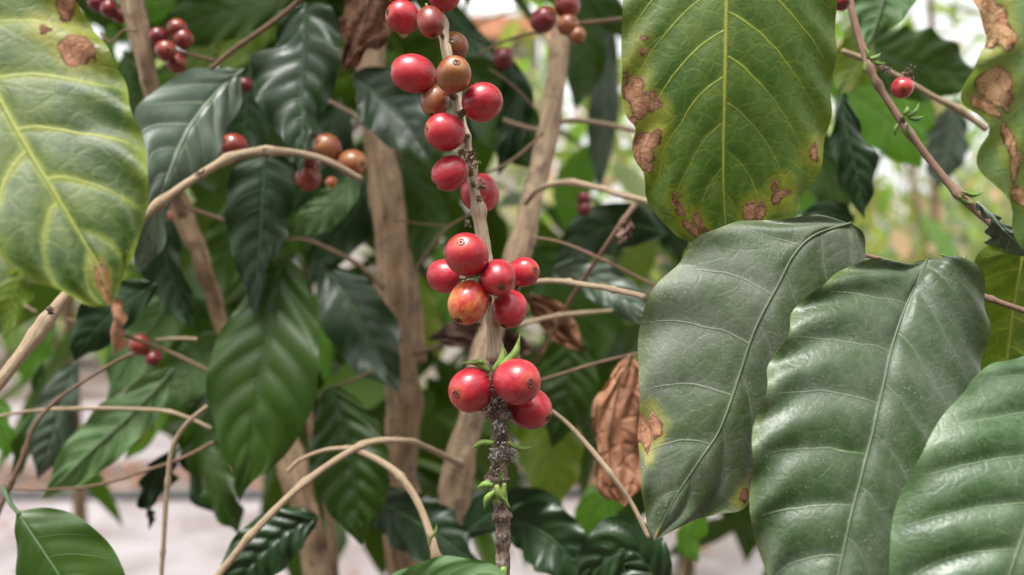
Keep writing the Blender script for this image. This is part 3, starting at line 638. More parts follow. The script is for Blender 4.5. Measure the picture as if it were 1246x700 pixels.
# far rows
far = [(-8.5, 15.0, 3.4), (-5.6, 14.2, 3.8), (-2.9, 15.2, 3.1), (-0.4, 14.4, 3.6), (2.1, 13.4, 2.9), (4.4, 14.0, 3.9), (6.8, 13.2, 3.2), (9.3, 14.8, 3.7)]
fl = ['low far tree beyond the path, seen left of the big yellowing leaf', 'tall far tree beyond the path behind the brown tipped leaf', 'far tree beyond the path behind the pair of small berries at left', 'far tree straight behind the central trunk',
      'low far tree behind the right trunk', 'tall pale green far tree behind the yellow veined leaf', 'far tree behind the twig with the single red berry', 'far tree at the right behind the blotched leaf']
for i, (x, y, h) in enumerate(far):
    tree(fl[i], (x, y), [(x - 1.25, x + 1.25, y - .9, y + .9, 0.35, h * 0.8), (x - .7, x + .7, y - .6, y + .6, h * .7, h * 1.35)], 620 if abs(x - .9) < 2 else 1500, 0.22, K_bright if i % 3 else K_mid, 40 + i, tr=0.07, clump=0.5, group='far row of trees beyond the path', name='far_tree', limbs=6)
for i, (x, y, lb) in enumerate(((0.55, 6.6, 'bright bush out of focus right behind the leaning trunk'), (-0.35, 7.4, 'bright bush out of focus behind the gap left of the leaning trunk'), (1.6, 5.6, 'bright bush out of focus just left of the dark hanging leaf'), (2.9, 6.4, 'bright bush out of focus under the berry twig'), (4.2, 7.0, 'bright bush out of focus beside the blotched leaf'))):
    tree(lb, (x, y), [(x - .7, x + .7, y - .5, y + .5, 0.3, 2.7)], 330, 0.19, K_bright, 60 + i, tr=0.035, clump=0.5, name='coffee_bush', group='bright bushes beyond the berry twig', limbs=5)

# shed with a ribbed white roof and an orange beam, seen through the gap at the top
M_white = plain('roof_white_sheet', (0.72, 0.72, 0.74), 0.5, 0.1, 5); M_beam = plain('beam_terracotta', (0.50, 0.22, 0.11), 0.7, 0.3, 8); M_wallp = plain('wall_pale', (0.34, 0.31, 0.27), 0.8, 0.15, 4)
sh = thing('shed', (-1.05, 10.5, 0), 'pale shed with ribbed white roof over a terracotta eave, far behind', 'shed')
V = []; Fc = []; nx = 120
for i in range(nx + 1):
    x = -2.6 + 3.1 * i / nx; dz = 0.03 * math.sin(i * 2 * math.pi / 5)
    V += [(x, 9.7, 4.40 + dz), (x, 11.8, 5.3 + dz), (x, 9.7, 4.37 + dz), (x, 11.8, 5.27 + dz)]
for i in range(nx):
    a = 4 * i; Fc += [(a, a + 4, a + 5, a + 1), (a + 2, a + 3, a + 7, a + 6), (a, a + 2, a + 6, a + 4)]
mesh_obj('roof', V, Fc, M_white, sh, smooth=False)
def box(name, x0, x1, y0, y1, z0, z1, mat, parent):
    V = [(x, y, z) for x in (x0, x1) for y in (y0, y1) for z in (z0, z1)]
    return mesh_obj(name, V, [(0, 1, 3, 2), (4, 6, 7, 5), (0, 4, 5, 1), (2, 3, 7, 6), (0, 2, 6, 4), (1, 5, 7, 3)], mat, parent, smooth=False)
box('eave_beam', -2.6, 0.5, 9.72, 9.80, 4.10, 4.33, M_beam, sh); box('wall', -2.4, 0.3, 10.1, 11.6, 0, 4.3, M_wallp, sh)
for x in (-2.5, 0.4): box('post', x - .06, x + .06, 9.74, 9.86, 0.002, 4.10, M_beam, sh)

# ---------------------------------------------------------------- trunks
def trunk(label, pts, seed, nodes=(), mat=M_trunk, group=None, rough=0.16):
    pts = [(a, b, c_, w_ * .9) for a, b, c_, w_ in pts]
    return stem(label, pts, mat, 'coffee_tree', 'tree trunk', group, nodeamp=0.09, n=70, seg=22, nodes=nodes, rough=rough, seed=seed, root=True, part='trunk', jag=0.05)
t1 = trunk('thick beige trunk standing in the middle, darkest knots half way up', [(452, 20, .58, 40), (458, 150, .57, 44), (468, 240, .56, 42), (478, 340, .56, 44), (487, 430, .56, 42), (490, 520, .57, 46), (492, 640, .58, 48), (492, 760, .6, 50)], 1, (0.20, 0.44, 0.62, 0.85))
stem('', [(470, 120, .60, 20), (486, 200, .61, 22), (494, 300, .61, 20), (505, 380, .60, 18), (512, 440, .59, 12)], M_trunk, parent=t1, part='side_shoot', jag=0.1)
t2 = trunk('pale trunk leaning right to left behind the red cherries', [(684, 20, .50, 25), (676, 100, .50, 27), (664, 180, .50, 29), (650, 240, .50, 31), (632, 310, .50, 33), (607, 380, .51, 34), (585, 450, .51, 36), (565, 540, .52, 39), (548, 620, .53, 42), (525, 760, .54, 44)], 2, (0.30, 0.62, 0.75), mat=M_trunk2)
t3 = trunk('light beige upright stem at upper left between dark cherries', [(155, -40, .45, 28), (165, 20, .455, 28), (176, 70, .46, 25), (188, 130, .47, 23), (205, 210, .49, 21), (222, 262, .52, 18)], 3, (0.45,), mat=M_trunk2)
t4 = trunk('thin brown stem slanting down beside the dark hanging leaves at left', [(200, 190, .53, 24), (222, 260, .54, 25), (246, 320, .54, 23), (268, 385, .55, 20), (290, 450, .55, 18)], 4, (0.4,))
t5 = trunk('short rough brown stem slanting down under the big green leaf', [(330, 500, .60, 34), (350, 560, .58, 40), (368, 620, .57, 38), (386, 690, .57, 36), (400, 780, .57, 36)], 5, (0.35,))
trunk('slim orange brown stem below the curved twig at bottom centre left', [(372, 470, .62, 10), (384, 560, .62, 10), (402, 640, .62, 12), (412, 760, .62, 13)], 6)

# ---------------------------------------------------------------- the fruiting branch
BR = thing('fruiting_branch', P(528, -40, .325), 'pale fruiting branch hanging down the centre, dark and crusty below the lowest cherries', 'branch')
stem('', [(515, -60, .33, 12), (530, 0, .325, 12), (541, 50, .322, 12.5), (554, 115, .32, 13), (566, 175, .318, 14), (575, 225, .316, 14.5), (584, 275, .314, 15), (592, 330, .312, 16), (600, 385, .31, 17), (603, 436, .31, 19)], M_main, parent=BR, n=110, seg=18, nodes=(.18, .34, .46, .53, .64, .80, .99), rough=0.10, jag=0.05, part='stem')
stem('', [(603, 434, .31, 16), (604, 470, .309, 19), (606, 505, .308, 22), (608, 540, .307, 22), (607, 580, .306, 20), (609, 625, .305, 17.5), (612, 670, .304, 17.5), (615, 760, .303, 21)], M_old, parent=BR, n=120, seg=20, nodes=(.22, .32, .46, .6, .85), rough=0.22, jag=0.16, part='old_stem')
for a in ((600, 452, .298, 12, -34, 13, M_bud), (607, 448, .297, 26, -42, 14, M_bud), (596, 452, .299, -34, -10, 11, M_bud), (589, 441, .298, -13, 2, 9, M_bud),
          (601, 539, .300, -29, 9, 10, M_bud), (618, 538, .300, 33, 6, 9, M_bud), (600, 591, .299, -20, 3, 11, M_bud), (603, 598, .297, -14, 22, 11, M_bud), (604, 590, .295, 12, 20, 11, M_bud),
          (614, 588, .298, 8, 32, 9, M_bud), (606, 586, .299, 3, -16, 8, M_bud), (613, 690, .298, 4, 18, 13, M_bud), (609, 700, .297, -6, 12, 10, M_bud), (601, 602, .298, 8, 14, 9, M_bud), (596, 590, .300, -6, -6, 7, M_bud)):
    bud(BR, *a)
for i, (x, y, r, n_, m_, st) in enumerate(((604, 488, 11, 60, M_crust, 6), (594, 500, 8, 34, M_crust, 5), (606, 520, 9, 36, M_lich, 2), (611, 548, 12, 60, M_lich, 2), (600, 556, 8, 38, M_lich, 0), (622, 552, 9, 42, M_lich, 2), (607, 575, 8, 36, M_crust, 0),
                                         (598, 457, 7, 26, M_crustb, 4), (571, 190, 9, 36, M_crustb, 9), (562, 186, 6, 14, M_crustb, 8), (578, 202, 5, 16, M_budt, 0), (570, 272, 5, 22, M_crust, 4), (562, 100, 5, 14, M_crust, 3), (576, 108, 5, 12, M_crustb, 6),
                                         (603, 630, 7, 22, M_crust, 0), (611, 655, 7, 22, M_lich, 0), (590, 332, 6, 20, M_crustb, 3), (583, 198, 4, 10, M_bud, 0), (586, 228, 6, 34, M_crust, 5), (583, 243, 5, 26, M_crust, 3), (548, 50, 4, 10, M_crust, 0), (600, 470, 7, 26, M_crust, 3))):
    crumbs('dried_flower' if m_ in (M_crust, M_crustb) else ('lichen' if m_ is M_lich else 'bud_cluster'), BR, x, y, .298 if y > 300 else .304, r, n_, m_, seed=i, size=(1.2, 4.2), strands=st)
cherry(490, 21, .318, 19.5, (-.7, .1, .5), 'R', 'red cherry at the top left of the central branch, beside a rust red one', GC, 1.02)
cherry(524, 27, .306, 17.5, (.22, -.88, .35), 'B', 'rust red cherry at the top with its dark end pointing down, above the bare stem', GC, 1.12)
cherry(541, -6, .322, 19, (.5, .6, .2), 'R', 'red cherry cut by the top edge right of the central stem', GC)
cherry(484, -13, .33, 17, (-.3, .8, -.2), 'O', 'orange red cherry barely showing at the top edge, left of the central stem', GC)
cherry(503, 90, .309, 24, (-.9, .15, .2), 'R', 'plump red cherry left of the tan cherry that faces us', GC, 1.10)
cherry(551.5, 91, .297, 22, (.22, .38, .88), 'T', 'tan orange cherry facing us with a ringed grey navel, crossing the stem', GC, 1.06, calyx=0)
cherry(553, 56, .330, 16.5, (-.45, .5, .6), 'T', 'small tan orange cherry behind the stem with a dark shrivelled end', GC, calyx=0)
cherry(529.5, 122, .312, 18.5, (-.15, -.8, .3), 'T', 'brownish orange cherry below left of the one with the ringed navel', GC, 1.08)
cherry(587, 125, .305, 23.5, (.75, .35, -.1), 'R', 'large red cherry right of the stem in the upper cluster', GC, 1.02)
cherry(541.5, 160.5, .302, 23, (-.86, .08, .52), 'R', 'red cherry left of the stem with its pale navel on the left side', GC, 1.04, calyx=2)
cherry(547.5, 211, .306, 21.5, (-.4, -.3, .1), 'R', 'deep red cherry left of the stem just below the brown dried flowers', GC, 1.05)
cherry(584, 235, .322, 24, (.2, -.2, -.9), 'R', 'red cherry behind the stem with a grey dried flower stuck on it', GC, 1.04)
cherry(568, 310.5, .296, 26.5, (-.20, .50, .84), 'R', 'large red cherry atop the middle cluster with a pale grey navel', GC, 1.06, calyx=2)
cherry(541, 336, .312, 20.5, (-.75, .1, -.4), 'R', 'red cherry at the left of the middle cluster, partly behind the large one', GC, 1.04)
cherry(606, 338, .298, 22, (.18, -.52, .84), 'R', 'red cherry in the middle cluster facing us with a brown ringed navel', GC, 1.04)
cherry(637.5, 331, .309, 18.5, (.66, .10, .74), 'R', 'orange tinged red cherry at the right of the middle cluster with dark navel', GC, 1.04)
cherry(570, 368, .298, 25.5, (-.40, -.74, .50), 'O', 'orange and red half ripe cherry at the bottom of the middle cluster', GC, 1.06)
cherry(620, 376, .307, 21.5, (-.28, -.84, .40), 'R', 'red cherry right of the stem below the middle cluster', GC, 1.06)
cherry(574, 474, .301, 27.5, (-.60, -.12, .78), 'R', 'round red cherry at the left of the lowest trio', GC, 1.02)
cherry(629, 464, .295, 28.5, (.52, 0.0, .85), 'R', 'round red cherry at the upper right of the lowest trio', GC, 1.03)
cherry(643, 496, .312, 26, (.78, -.34, .50), 'R', 'red cherry lowest of all, half behind its two neighbours', GC, 1.10)

# ---------------------------------------------------------------- background cherries
def bgc(rows, group):
    for r in rows: cherry(r[0], r[1], r[2], r[3], r[4], r[5], r[6], group, stalk=False)
bgc([(118, 4, .47, 10, (-.5, .2, .6), 'C', 'dark red berry leftmost of the bunch at the top left edge'), (133, 11, .46, 11, (.1, -.5, .8), 'C', 'dark red berry in the middle of the bunch at the top left edge'),
     (145, 19, .47, 9, (.5, -.5, .5), 'C', 'dark red berry lowest of the bunch beside the upper left stem'), (126, -8, .47, 11, (.5, .5, .5), 'C', 'dark red berry cut by the top edge, in the upper left bunch')], 'berries at the top left edge')
bgc([(193, 45, .45, 11, (-.6, .3, .5), 'C', 'purplish red berry leftmost of the out of focus foursome'), (216, 36, .45, 12, (.1, .6, .6), 'B', 'rusty berry topmost of the out of focus foursome'),
     (202, 62, .44, 12.5, (.5, -.1, .8), 'B', 'dark rusty berry in the middle of the out of focus foursome'), (215, 77, .45, 12, (.1, -.8, .4), 'B', 'rust red berry at the bottom of the out of focus foursome'), (223, 48, .45, 12, (.6, -.2, .5), 'B', 'dull berry at the right of the out of focus foursome')], 'out of focus berries right of the upper left stem')
bgc([(285, 180, .43, 17, (-.2, .2, .5), 'B', 'rust red berry behind the curved twig, right of the silvery leaf'), (298, 103, .5, 9, (0, -.3, .9), 'C', 'small red berry in the dark gap between two upper leaves'), (398, 180, .43, 17, (-.3, .2, .5), 'T', 'tan orange berry above the tip of the curved twig'), (429, 199, .43, 17.5, (.6, -.1, .5), 'T', 'orange berry beside the trunk at the end of the curved twig'),
     (378, 195, .45, 13, (-.2, .2, .5), 'B', 'brownish berry under the dark wavy leaf tip'), (375, 217, .45, 15.5, (-.2, -.4, .5), 'B', 'rust red berry hanging under the end of the curved twig'), (403, 222, .48, 7, (.2, -.4, .5), 'O', 'tiny orange berry in shade below the curved twig')], 'berries at the end of the curved twig')
bgc([(170, 420, .50, 13, (.2, .3, .6), 'B', 'orange berry of the pair hanging low at the left'), (187, 436, .50, 9.5, (.2, -.4, .6), 'C', 'dark red berry of the pair hanging low at the left'),
     (213, 262, .55, 8, (.2, -.4, .6), 'O', 'dull orange berry in the shade behind the brown slanting stem')], 'lone berries in the left foliage')
bgc([(661, 24, .47, 16, (.4, .1, .6), 'C', 'dark red berry left of the trunk at the top'), (690, 6, .47, 16, (.2, -.7, .4), 'B', 'rust brown berry in front of the trunk at the top edge'), (691, 31, .46, 12.5, (.4, .2, .6), 'T', 'tan berry in front of the trunk under the rust brown one'),
     (702, 43, .46, 10.5, (.7, -.3, .5), 'T', 'small orange tan berry lowest in front of the trunk'), (612, 71, .54, 13.5, (.1, -.3, .8), 'C', 'dull dark red berry against the dark leaf left of the trunk')], 'berries around the top of the leaning trunk')
bgc([(710, 242, .55, 8.5, (.1, .5, .6), 'C', 'tiny dark berry upper of the pair right of the trunk'), (711, 254, .55, 9, (.1, -.5, .6), 'C', 'tiny dark red berry lower of the pair right of the trunk')], 'tiny pair right of the trunk')
cr = cherry(1098, 107, .335, 12.8, (-.3, -.35, .8), 'R', 'small bright red berry alone on the twig at upper right', None)
cherry(1024, 2, .36, 11, (-.3, -.35, .4), 'C', 'dark berry cut by the top edge beside the yellow veined leaf', None)
# ---------------------------------------------------------------- twigs
TG = 'bare twigs crossing the coffee bush'
def tw(label, pts, mat=M_twig, nodes=(), d=None, **k):
    pts = [((*p[:3], p[3] * .78) if len(p) == 4 else (p[0], p[1], d, p[2] * .78)) for p in pts]
    return stem(label, pts, mat, nodes=nodes, group=TG, n=46, **k)
lt = thing('coffee_twig', P(-30, 490, .36), 'long curved pale twig rising from the left edge behind the yellowing leaf to the berries', 'twig', TG)
stem('', [(-30, 500, .35, 16), (20, 438, .36, 15), (75, 368, .37, 14), (130, 300, .38, 12), (180, 260, .385, 11), (230, 221, .39, 10.5), (280, 193, .40, 10), (320, 184, .405, 10), (360, 186, .41, 9), (400, 197, .415, 9), (440, 218, .42, 7)], M_twig, parent=lt, n=100, seg=12, nodes=(.19, .23, .56, .72, .8), jag=.05)
crumbs('dried_flower', lt, 62, 378, .352, 7, 30, M_crust, 50, strands=8); crumbs('dried_flower', lt, 243, 212, .385, 6, 20, M_crust, 51, strands=4); crumbs('dried_flower', lt, 322, 186, .395, 7, 24, M_crust, 52, strands=3); crumbs('dried_flower', lt, 388, 200, .41, 8, 26, M_crust, 53, strands=2)
tw('reddish brown twig slanting up to the top edge left of the brown leaf', [(256, 84, 7), (285, 60, 8), (325, 32, 9), (358, 6, 9), (380, -20, 9)], M_twig2, (.3, .85), d=.42)
tw('short twig running through the out of focus foursome of berries', [(185, 52, 5), (230, 66, 5), (262, 74, 5)], M_twig2, d=.46)
tw('short thin twig linking the top left bunch to the stem', [(122, 40, 4), (135, 52, 4), (150, 38, 4), (168, 38, 4)], M_twig2, d=.44)
tw('grey brown twig leaving the dark leaves toward the central trunk', [(345, 290, 5), (375, 293, 6), (410, 308, 7), (440, 325, 8), (468, 352, 10)], M_twig2, (.3, .8), d=.52)
tw('brown twig with knots behind the slanting stem at left', [(205, 240, 6), (235, 255, 7), (272, 268, 6)], M_twig2, (.5,), d=.50)
tw('straight pale twig leaning behind the left of the central trunk', [(395, 120, 5), (425, 136, 6), (450, 150, 6)], M_twig, d=.55)
tw('thin dark twig left of the orange cherry cluster, beside the trunk', [(505, 330, 5), (525, 300, 5), (545, 277, 4), (570, 262, 3)], M_twig2, d=.50)
tw('hair thin dark twig crossing right of the central trunk', [(478, 268, 3), (510, 272, 3), (545, 276, 3)], M_twig2, d=.50)
tw('crusty brown twig joining the central trunk from the right at mid height', [(500, 430, 10), (530, 423, 8), (560, 405, 7), (600, 380, 7), (640, 368, 7)], M_twig2, (.2, .5), d=.56)
arch = thing('coffee_twig', P(255, 715, .37), 'long arched pale twig rising from the bottom edge and forking at bottom centre', 'twig', TG)
stem('', [(255, 712, .37, 9), (300, 658, .375, 9), (345, 610, .38, 8.5), (385, 576, .385, 8.5), (425, 550, .39, 8.5), (455, 538, .395, 8), (490, 537, .40, 7), (520, 545, .43, 7), (562, 566, .50, 8)], M_twig, parent=arch, n=90, seg=12, nodes=(.2, .45, .66, .83, .99), jag=.07)
stem('', [(432, 547, .392, 7), (460, 560, .39, 8.5), (484, 577, .385, 9.5), (505, 605, .38, 9), (520, 640, .375, 9), (531, 678, .37, 10), (540, 720, .37, 10)], M_twig, parent=arch, n=60, seg=12, nodes=(.3, .8), part='side_twig')
bud(arch, 524, 655, .365, 7, -18, 6, M_budd); bud(arch, 522, 664, .366, -3, -16, 6, M_budt)
tw('curving thin twig joining the arched one from the left', [(350, 574, 7), (365, 560, 7), (395, 548, 7), (430, 545, 8)], M_twig, (.9,), d=.40)
tw('upright pale twig bent over at its top, standing at lower left', [(195, 720, 7), (199, 660, 7), (203, 600, 8), (210, 545, 8), (228, 515, 7), (252, 494, 6)], M_twig, (.55, .2), d=.41)
tw('knotty dark twig sweeping up from the left edge at lower left', [(-8, 640, 7), (8, 600, 8), (26, 560, 8), (42, 518, 7), (68, 488, 6), (105, 462, 6), (140, 441, 6), (163, 430, 5)], M_twig2, (.2, .35, .6), d=.42, jag=.12)
tw('near level twig crossing the far path at lower left', [(-10, 508, 5), (40, 500, 5), (110, 497, 6), (190, 499, 6), (225, 507, 6), (258, 522, 6)], M_twig, (.3, .8), d=.44)
tw('thin twig below it with a bare tip, sloping up rightward at lower left', [(12, 595, 3), (60, 596, 4), (120, 590, 5), (180, 572, 5), (225, 556, 6), (260, 538, 6)], M_twig2, (.25, .55), d=.43)
tw('thin brown twig running down rightward above the low berry pair', [(82, 388, 5), (120, 402, 5), (165, 413, 6), (210, 430, 6), (255, 452, 6)], M_twig2, (.3,), d=.47)
tw('short pale twig level with the low berry pair', [(190, 414, 6), (215, 412, 6), (240, 413, 6)], M_twig, d=.47)
tw('faint pale twig at the left edge under the yellowing leaf', [(-10, 360, 5), (20, 368, 5), (45, 380, 4)], M_twig, d=.50)
tw('brown twig running up to the big green leaf at centre left', [(378, 484, 5), (400, 474, 5), (430, 463, 5), (452, 452, 5)], M_twig2, d=.5)
tw('pale brown twig from the leaning trunk toward the yellow veined leaf', [(640, 248, .49, 8), (655, 231, .47, 9), (685, 222, .46, 10), (720, 227, .45, 10), (760, 238, .44, 10), (795, 247, .43, 10)], M_twig, (.4, .8), jag=.08)
hang = tw('slanting twig ending under the yellow veined leaf with a withered bud', [(772, 250, .43, 9), (756, 272, .43, 8), (735, 303, .44, 7), (700, 355, .47, 7), (675, 400, .5, 6), (650, 442, .53, 6)], M_twig3, (.1, .5))
tw('thin reddish twig descending rightward from the leaning trunk', [(650, 289, 4), (685, 296, 5), (730, 315, 5), (765, 332, 5), (795, 347, 4)], M_twig3, (.45,), d=.44)
tw('pale twig from behind the middle cluster to the dusty leaf', [(640, 343, .40, 8), (680, 342, .39, 9), (705, 346, .38, 9), (745, 352, .37, 9), (786, 362, .36, 9)], M_twig, (.35, .72), jag=.06)
tw('twig below it with a dark joint, right of the middle cluster', [(628, 396, 8), (665, 387, 8), (690, 383, 8), (745, 378, 6)], M_twig, (.45,), d=.46)
tw('thin straight brown twig behind the lowest trio, rising rightward', [(640, 468, 4), (680, 456, 5), (730, 441, 5), (785, 428, 4)], M_twig2, (.5,), d=.42)
tw('pale twig bowing down rightward from the lowest trio', [(660, 492, .36, 6), (690, 515, .36, 7), (720, 548, .355, 8), (744, 578, .35, 8), (768, 612, .35, 7), (790, 655, .345, 7)], M_twig, (.55,))
tw('blurred twig joining the leaning trunk from the right near the top', [(668, 152, 8), (700, 147, 8), (735, 151, 8), (775, 160, 7)], M_twig, (.1,), d=.52)
tw('blurred grey twig left of the leaning trunk at the same height', [(612, 146, 7), (640, 155, 7), (662, 160, 8)], M_twig, d=.54)
tw('short twig right of the berries at the top of the leaning trunk', [(692, 30, 8), (725, 27, 8), (770, 22, 8)], M_twig2, d=.48)
tw('thin dark arching twig left of the top of the leaning trunk', [(583, 66, 5), (610, 52, 5), (640, 42, 5), (668, 38, 5)], M_twig2, d=.50)
tw('thin brown twig end pointing at the leaning trunk from the left', [(590, 212, 4), (615, 200, 5), (640, 182, 5), (661, 161, 5)], M_twig2, d=.46)
tw('dim thin twig on the dark leaf right of the upper cherries', [(595, 84, 3), (625, 105, 4), (655, 137, 4)], M_twig2, d=.52)
rt = thing('coffee_twig', P(1030, -20, .37), 'rosy brown twig slanting down to the right with pairs of small green buds', 'twig')
stem('', [(1028, -30, .37, 9), (1038, 20, .365, 8.5), (1050, 60, .36, 8.5), (1066, 100, .355, 8.5), (1100, 152, .35, 9), (1135, 200, .345, 9), (1168, 238, .34, 9.5), (1205, 270, .335, 10), (1260, 318, .33, 11)], M_twig3, parent=rt, n=100, seg=12, nodes=(.27, .33, .49, .71), jag=.06)
for a in ((1058, 72, .35, 14, -8, 8), (1056, 72, .35, -5, -14, 7), (1060, 74, .35, 20, 2, 6), (1054, 76, .35, 1, 18, 6), (1104, 142, .34, 15, -18, 7), (1106, 144, .34, 20, -4, 7), (1094, 150, .345, -4, 18, 7), (1104, 152, .34, 6, 16, 6), (1100, 140, .345, 4, -12, 8),
          (1170, 233, .335, 28, 1, 7), (1166, 238, .335, 22, 10, 7)): bud(rt, *a, M_budd)
crumbs('dried_flower', rt, 1106, 88, .335, 8, 40, M_crust, 70, (1.5, 4), 7); crumbs('dried_flower', rt, 1078, 86, .345, 7, 26, M_crust, 71, (1.5, 4), 8); crumbs('dried_flower', rt, 1098, 146, .342, 5, 20, M_crust, 72); crumbs('dried_flower', rt, 1172, 240, .335, 5, 22, M_crustb, 73)
tw('pale blunt twig crossing behind the berry twig at upper right', [(1024, 62, 9), (1060, 76, 9), (1100, 97, 9), (1140, 120, 9), (1165, 132, 11), (1200, 158, 8)], M_twig, (.8,), d=.40)
tw('smooth orange brown twig behind the dusty leaves at right', [(990, 296, .34, 6), (1058, 312, .335, 7), (1120, 330, .33, 8), (1200, 362, .325, 9), (1260, 383, .32, 10)], M_twig3, (.8,))

# ---------------------------------------------------------------- foreground leaves
leaf('large mottled green and yellow leaf at left edge with brown dried tip',
     [(-118, -130, .250), (-80, -60, .245), (-38, 45, .240), (0, 122, .236), (37, 188, .233), (64, 232, .231), (100, 292, .229), (122, 330, .228), (133, 372, .228)],
     left=[(-165, -60), (-180, 60), (-150, 170), (-90, 260), (0, 316), (30, 331), (67, 348), (100, 362), (116, 368)],
     right=[(-40, -120), (30, -80), (88, -5), (104, 20), (126, 48), (142, 80), (151, 96), (159, 134), (171, 158), (178, 190), (181, 222), (180, 250), (171, 282), (158, 316), (150, 340)],
     mat=M_yel, ribmat=M_riby, dl=-.012, dr=.010, kv=(.15, .13), N=8, quilt=.0009, wave=.0018, wfreq=8, nt_=110, nu=20, seed=3, spots=[(82, 62, 11), (96, 56, 15), (108, 56, 10), (86, 54, 9), (78, 2, 13), (50, 32, 5), (133, 366, 34)], ribr=.0008)
dt = leaf('shrivelled pinkish brown curl hanging from the tip of the large mottled leaf', [(132, 358, .229), (138, 385, .2285), (137, 405, .228), (139, 432, .228)], wl=9, wr=8, mat=M_dry, ribmat=None, quilt=.0, wave=.0012, nt_=24, nu=5, rib=False, name='dry_leaf_tip', cat='leaf tip', cup=.004)
leaf('broad green leaf with yellow veins and brown burnt margin spots hanging at the top',
     [(892, -185, .325), (888, -90, .320), (884, 0, .318), (882, 100, .318), (880, 200, .322), (882, 262, .326), (886, 315, .330)],
     left=[(840, -165), (785, -90), (762, -20), (757, 20), (756, 60), (757, 90), (756, 115), (762, 142), (773, 156), (769, 178), (773, 196), (783, 212), (786, 240), (796, 258), (812, 276), (830, 292), (852, 300)],
     right=[(945, -165), (990, -100), (1008, -40), (1014, 0), (1019, 40), (1018, 80), (1016, 115), (1013, 150), (1004, 188), (992, 222), (974, 240), (964, 258), (945, 285), (915, 312)],
     mat=M_back, ribmat=M_riby, dl=.004, dr=.010, kv=(.26, .26), N=9, quilt=.0009, wave=.0012, wfreq=9, nt_=110, nu=20, seed=5, spots=[(760, 86, 6), (770, 108, 15), (775, 128, 14), (794, 128, 8), (768, 148, 9), (782, 176, 11), (797, 168, 9), (776, 192, 12), (792, 204, 9), (790, 184, 9), (824, 256, 7), (823, 246, 4), (840, 278, 10), (855, 276, 8), (850, 268, 7), (912, 256, 10), (924, 256, 9), (949, 240, 8), (946, 229, 6), (992, 183, 6), (779, 44, 3), (779, 63, 3.5)], ribr=.0009)
leaf('dusty grey green leaf with a red brown burn on its left edge',
     [(1035, 272, .304), (992, 286, .301), (966, 310, .299), (945, 350, .297), (920, 398, .295), (902, 450, .294), (887, 495, .291), (872, 530, .289), (850, 562, .287), (820, 608, .285), (796, 658, .284)],
     left=[(1000, 268), (965, 266), (930, 262), (904, 264), (876, 276), (846, 290), (828, 318), (800, 345), (784, 375), (777, 410), (777, 450), (778, 500), (776, 530), (779, 560), (783, 590), (786, 615), (788, 640)],
     right=[(1052, 285), (1058, 310), (1052, 350), (1030, 420), (1000, 480), (965, 535), (935, 580), (912, 618), (880, 627), (845, 637), (815, 645)],
     mat=M_dust, ribmat=M_rib, dl=.006, dr=.004, kv=(.12, .28), N=7, quilt=.0011, wave=.0020, wfreq=5, nt_=110, nu=20, seed=8, ribr=.0005, spots=[(782, 522, 12), (795, 520, 10), (785, 538, 9), (905, 600, 8), (796, 660, 9)])
leaf('large dusty dark green leaf with pale midrib in the middle of the right group',
     [(1128, 316, .305), (1118, 338, .301), (1104, 368, .296), (1087, 415, .289), (1072, 480, .281), (1057, 545, .274), (1035, 630, .266), (1020, 700, .261), (1000, 790, .256), (985, 860, .254)],
     left=[(1100, 320), (1060, 318), (1024, 328), (1000, 348), (976, 366), (964, 382), (958, 404), (948, 424), (934, 446), (931, 466), (926, 488), (918, 510), (912, 545), (915, 580), (912, 620), (918, 650), (932, 692), (950, 760), (970, 830)],
     right=[(1150, 316), (1168, 318), (1184, 330), (1199, 350), (1205, 385), (1207, 425), (1205, 480), (1190, 560), (1150, 660), (1090, 760), (1030, 830)],
     mat=M_dust2, ribmat=M_rib, dl=.006, dr=.006, kv=(.10, .30), N=9, quilt=.0018, wave=.0022, wfreq=9, nt_=120, nu=20, seed=12, ribr=.0004)
leaf('glossy green quilted leaf at the lower right corner lapping over its neighbour',
     [(1325, 400, .288), (1298, 470, .274), (1268, 560, .260), (1246, 645, .252), (1228, 700, .248), (1195, 800, .242), (1160, 880, .238)],
     left=[(1285, 412), (1245, 433), (1205, 444), (1182, 462), (1170, 480), (1152, 500), (1134, 526), (1120, 552), (1106, 580), (1094, 612), (1086, 650), (1083, 700), (1088, 760), (1110, 830)],
     right=[(1370, 430), (1410, 520), (1410, 620), (1370, 720), (1290, 810), (1210, 870)],
     mat=M_gloss, ribmat=M_rib, dl=.006, dr=.006, kv=(.15, .2), N=9, quilt=.0026, wave=.0012, wfreq=5, nt_=110, nu=20, seed=15, ribr=.0004)
leaf('pale green leaf at the right edge badly blotched with orange brown patches',
     [(1330, -200, .262), (1318, -80, .262), (1308, 40, .264), (1296, 140, .268), (1280, 230, .272), (1262, 330, .278)],
     left=[(1230, -190), (1172, -90), (1172, -20), (1176, 10), (1186, 30), (1200, 50), (1186, 66), (1172, 88), (1168, 104), (1172, 124), (1188, 140), (1196, 158), (1190, 178), (1194, 205), (1212, 235), (1232, 262), (1238, 300)],
     right=[(1400, -120), (1420, 20), (1400, 150), (1340, 260)],
     mat=M_blot, ribmat=M_rib, dl=-.006, dr=.01, N=7, quilt=.0018, wave=.0022, wfreq=8, nt_=100, nu=18, seed=18, spots=[(1185, 5, 16), (1205, 15, 20), (1215, 35, 16), (1195, 40, 13), (1200, 98, 13), (1212, 108, 15), (1222, 118, 12), (1205, 128, 12), (1222, 165, 8), (1228, 178, 6), (1235, 198, 11), (1232, 212, 7), (1240, 240, 12)])
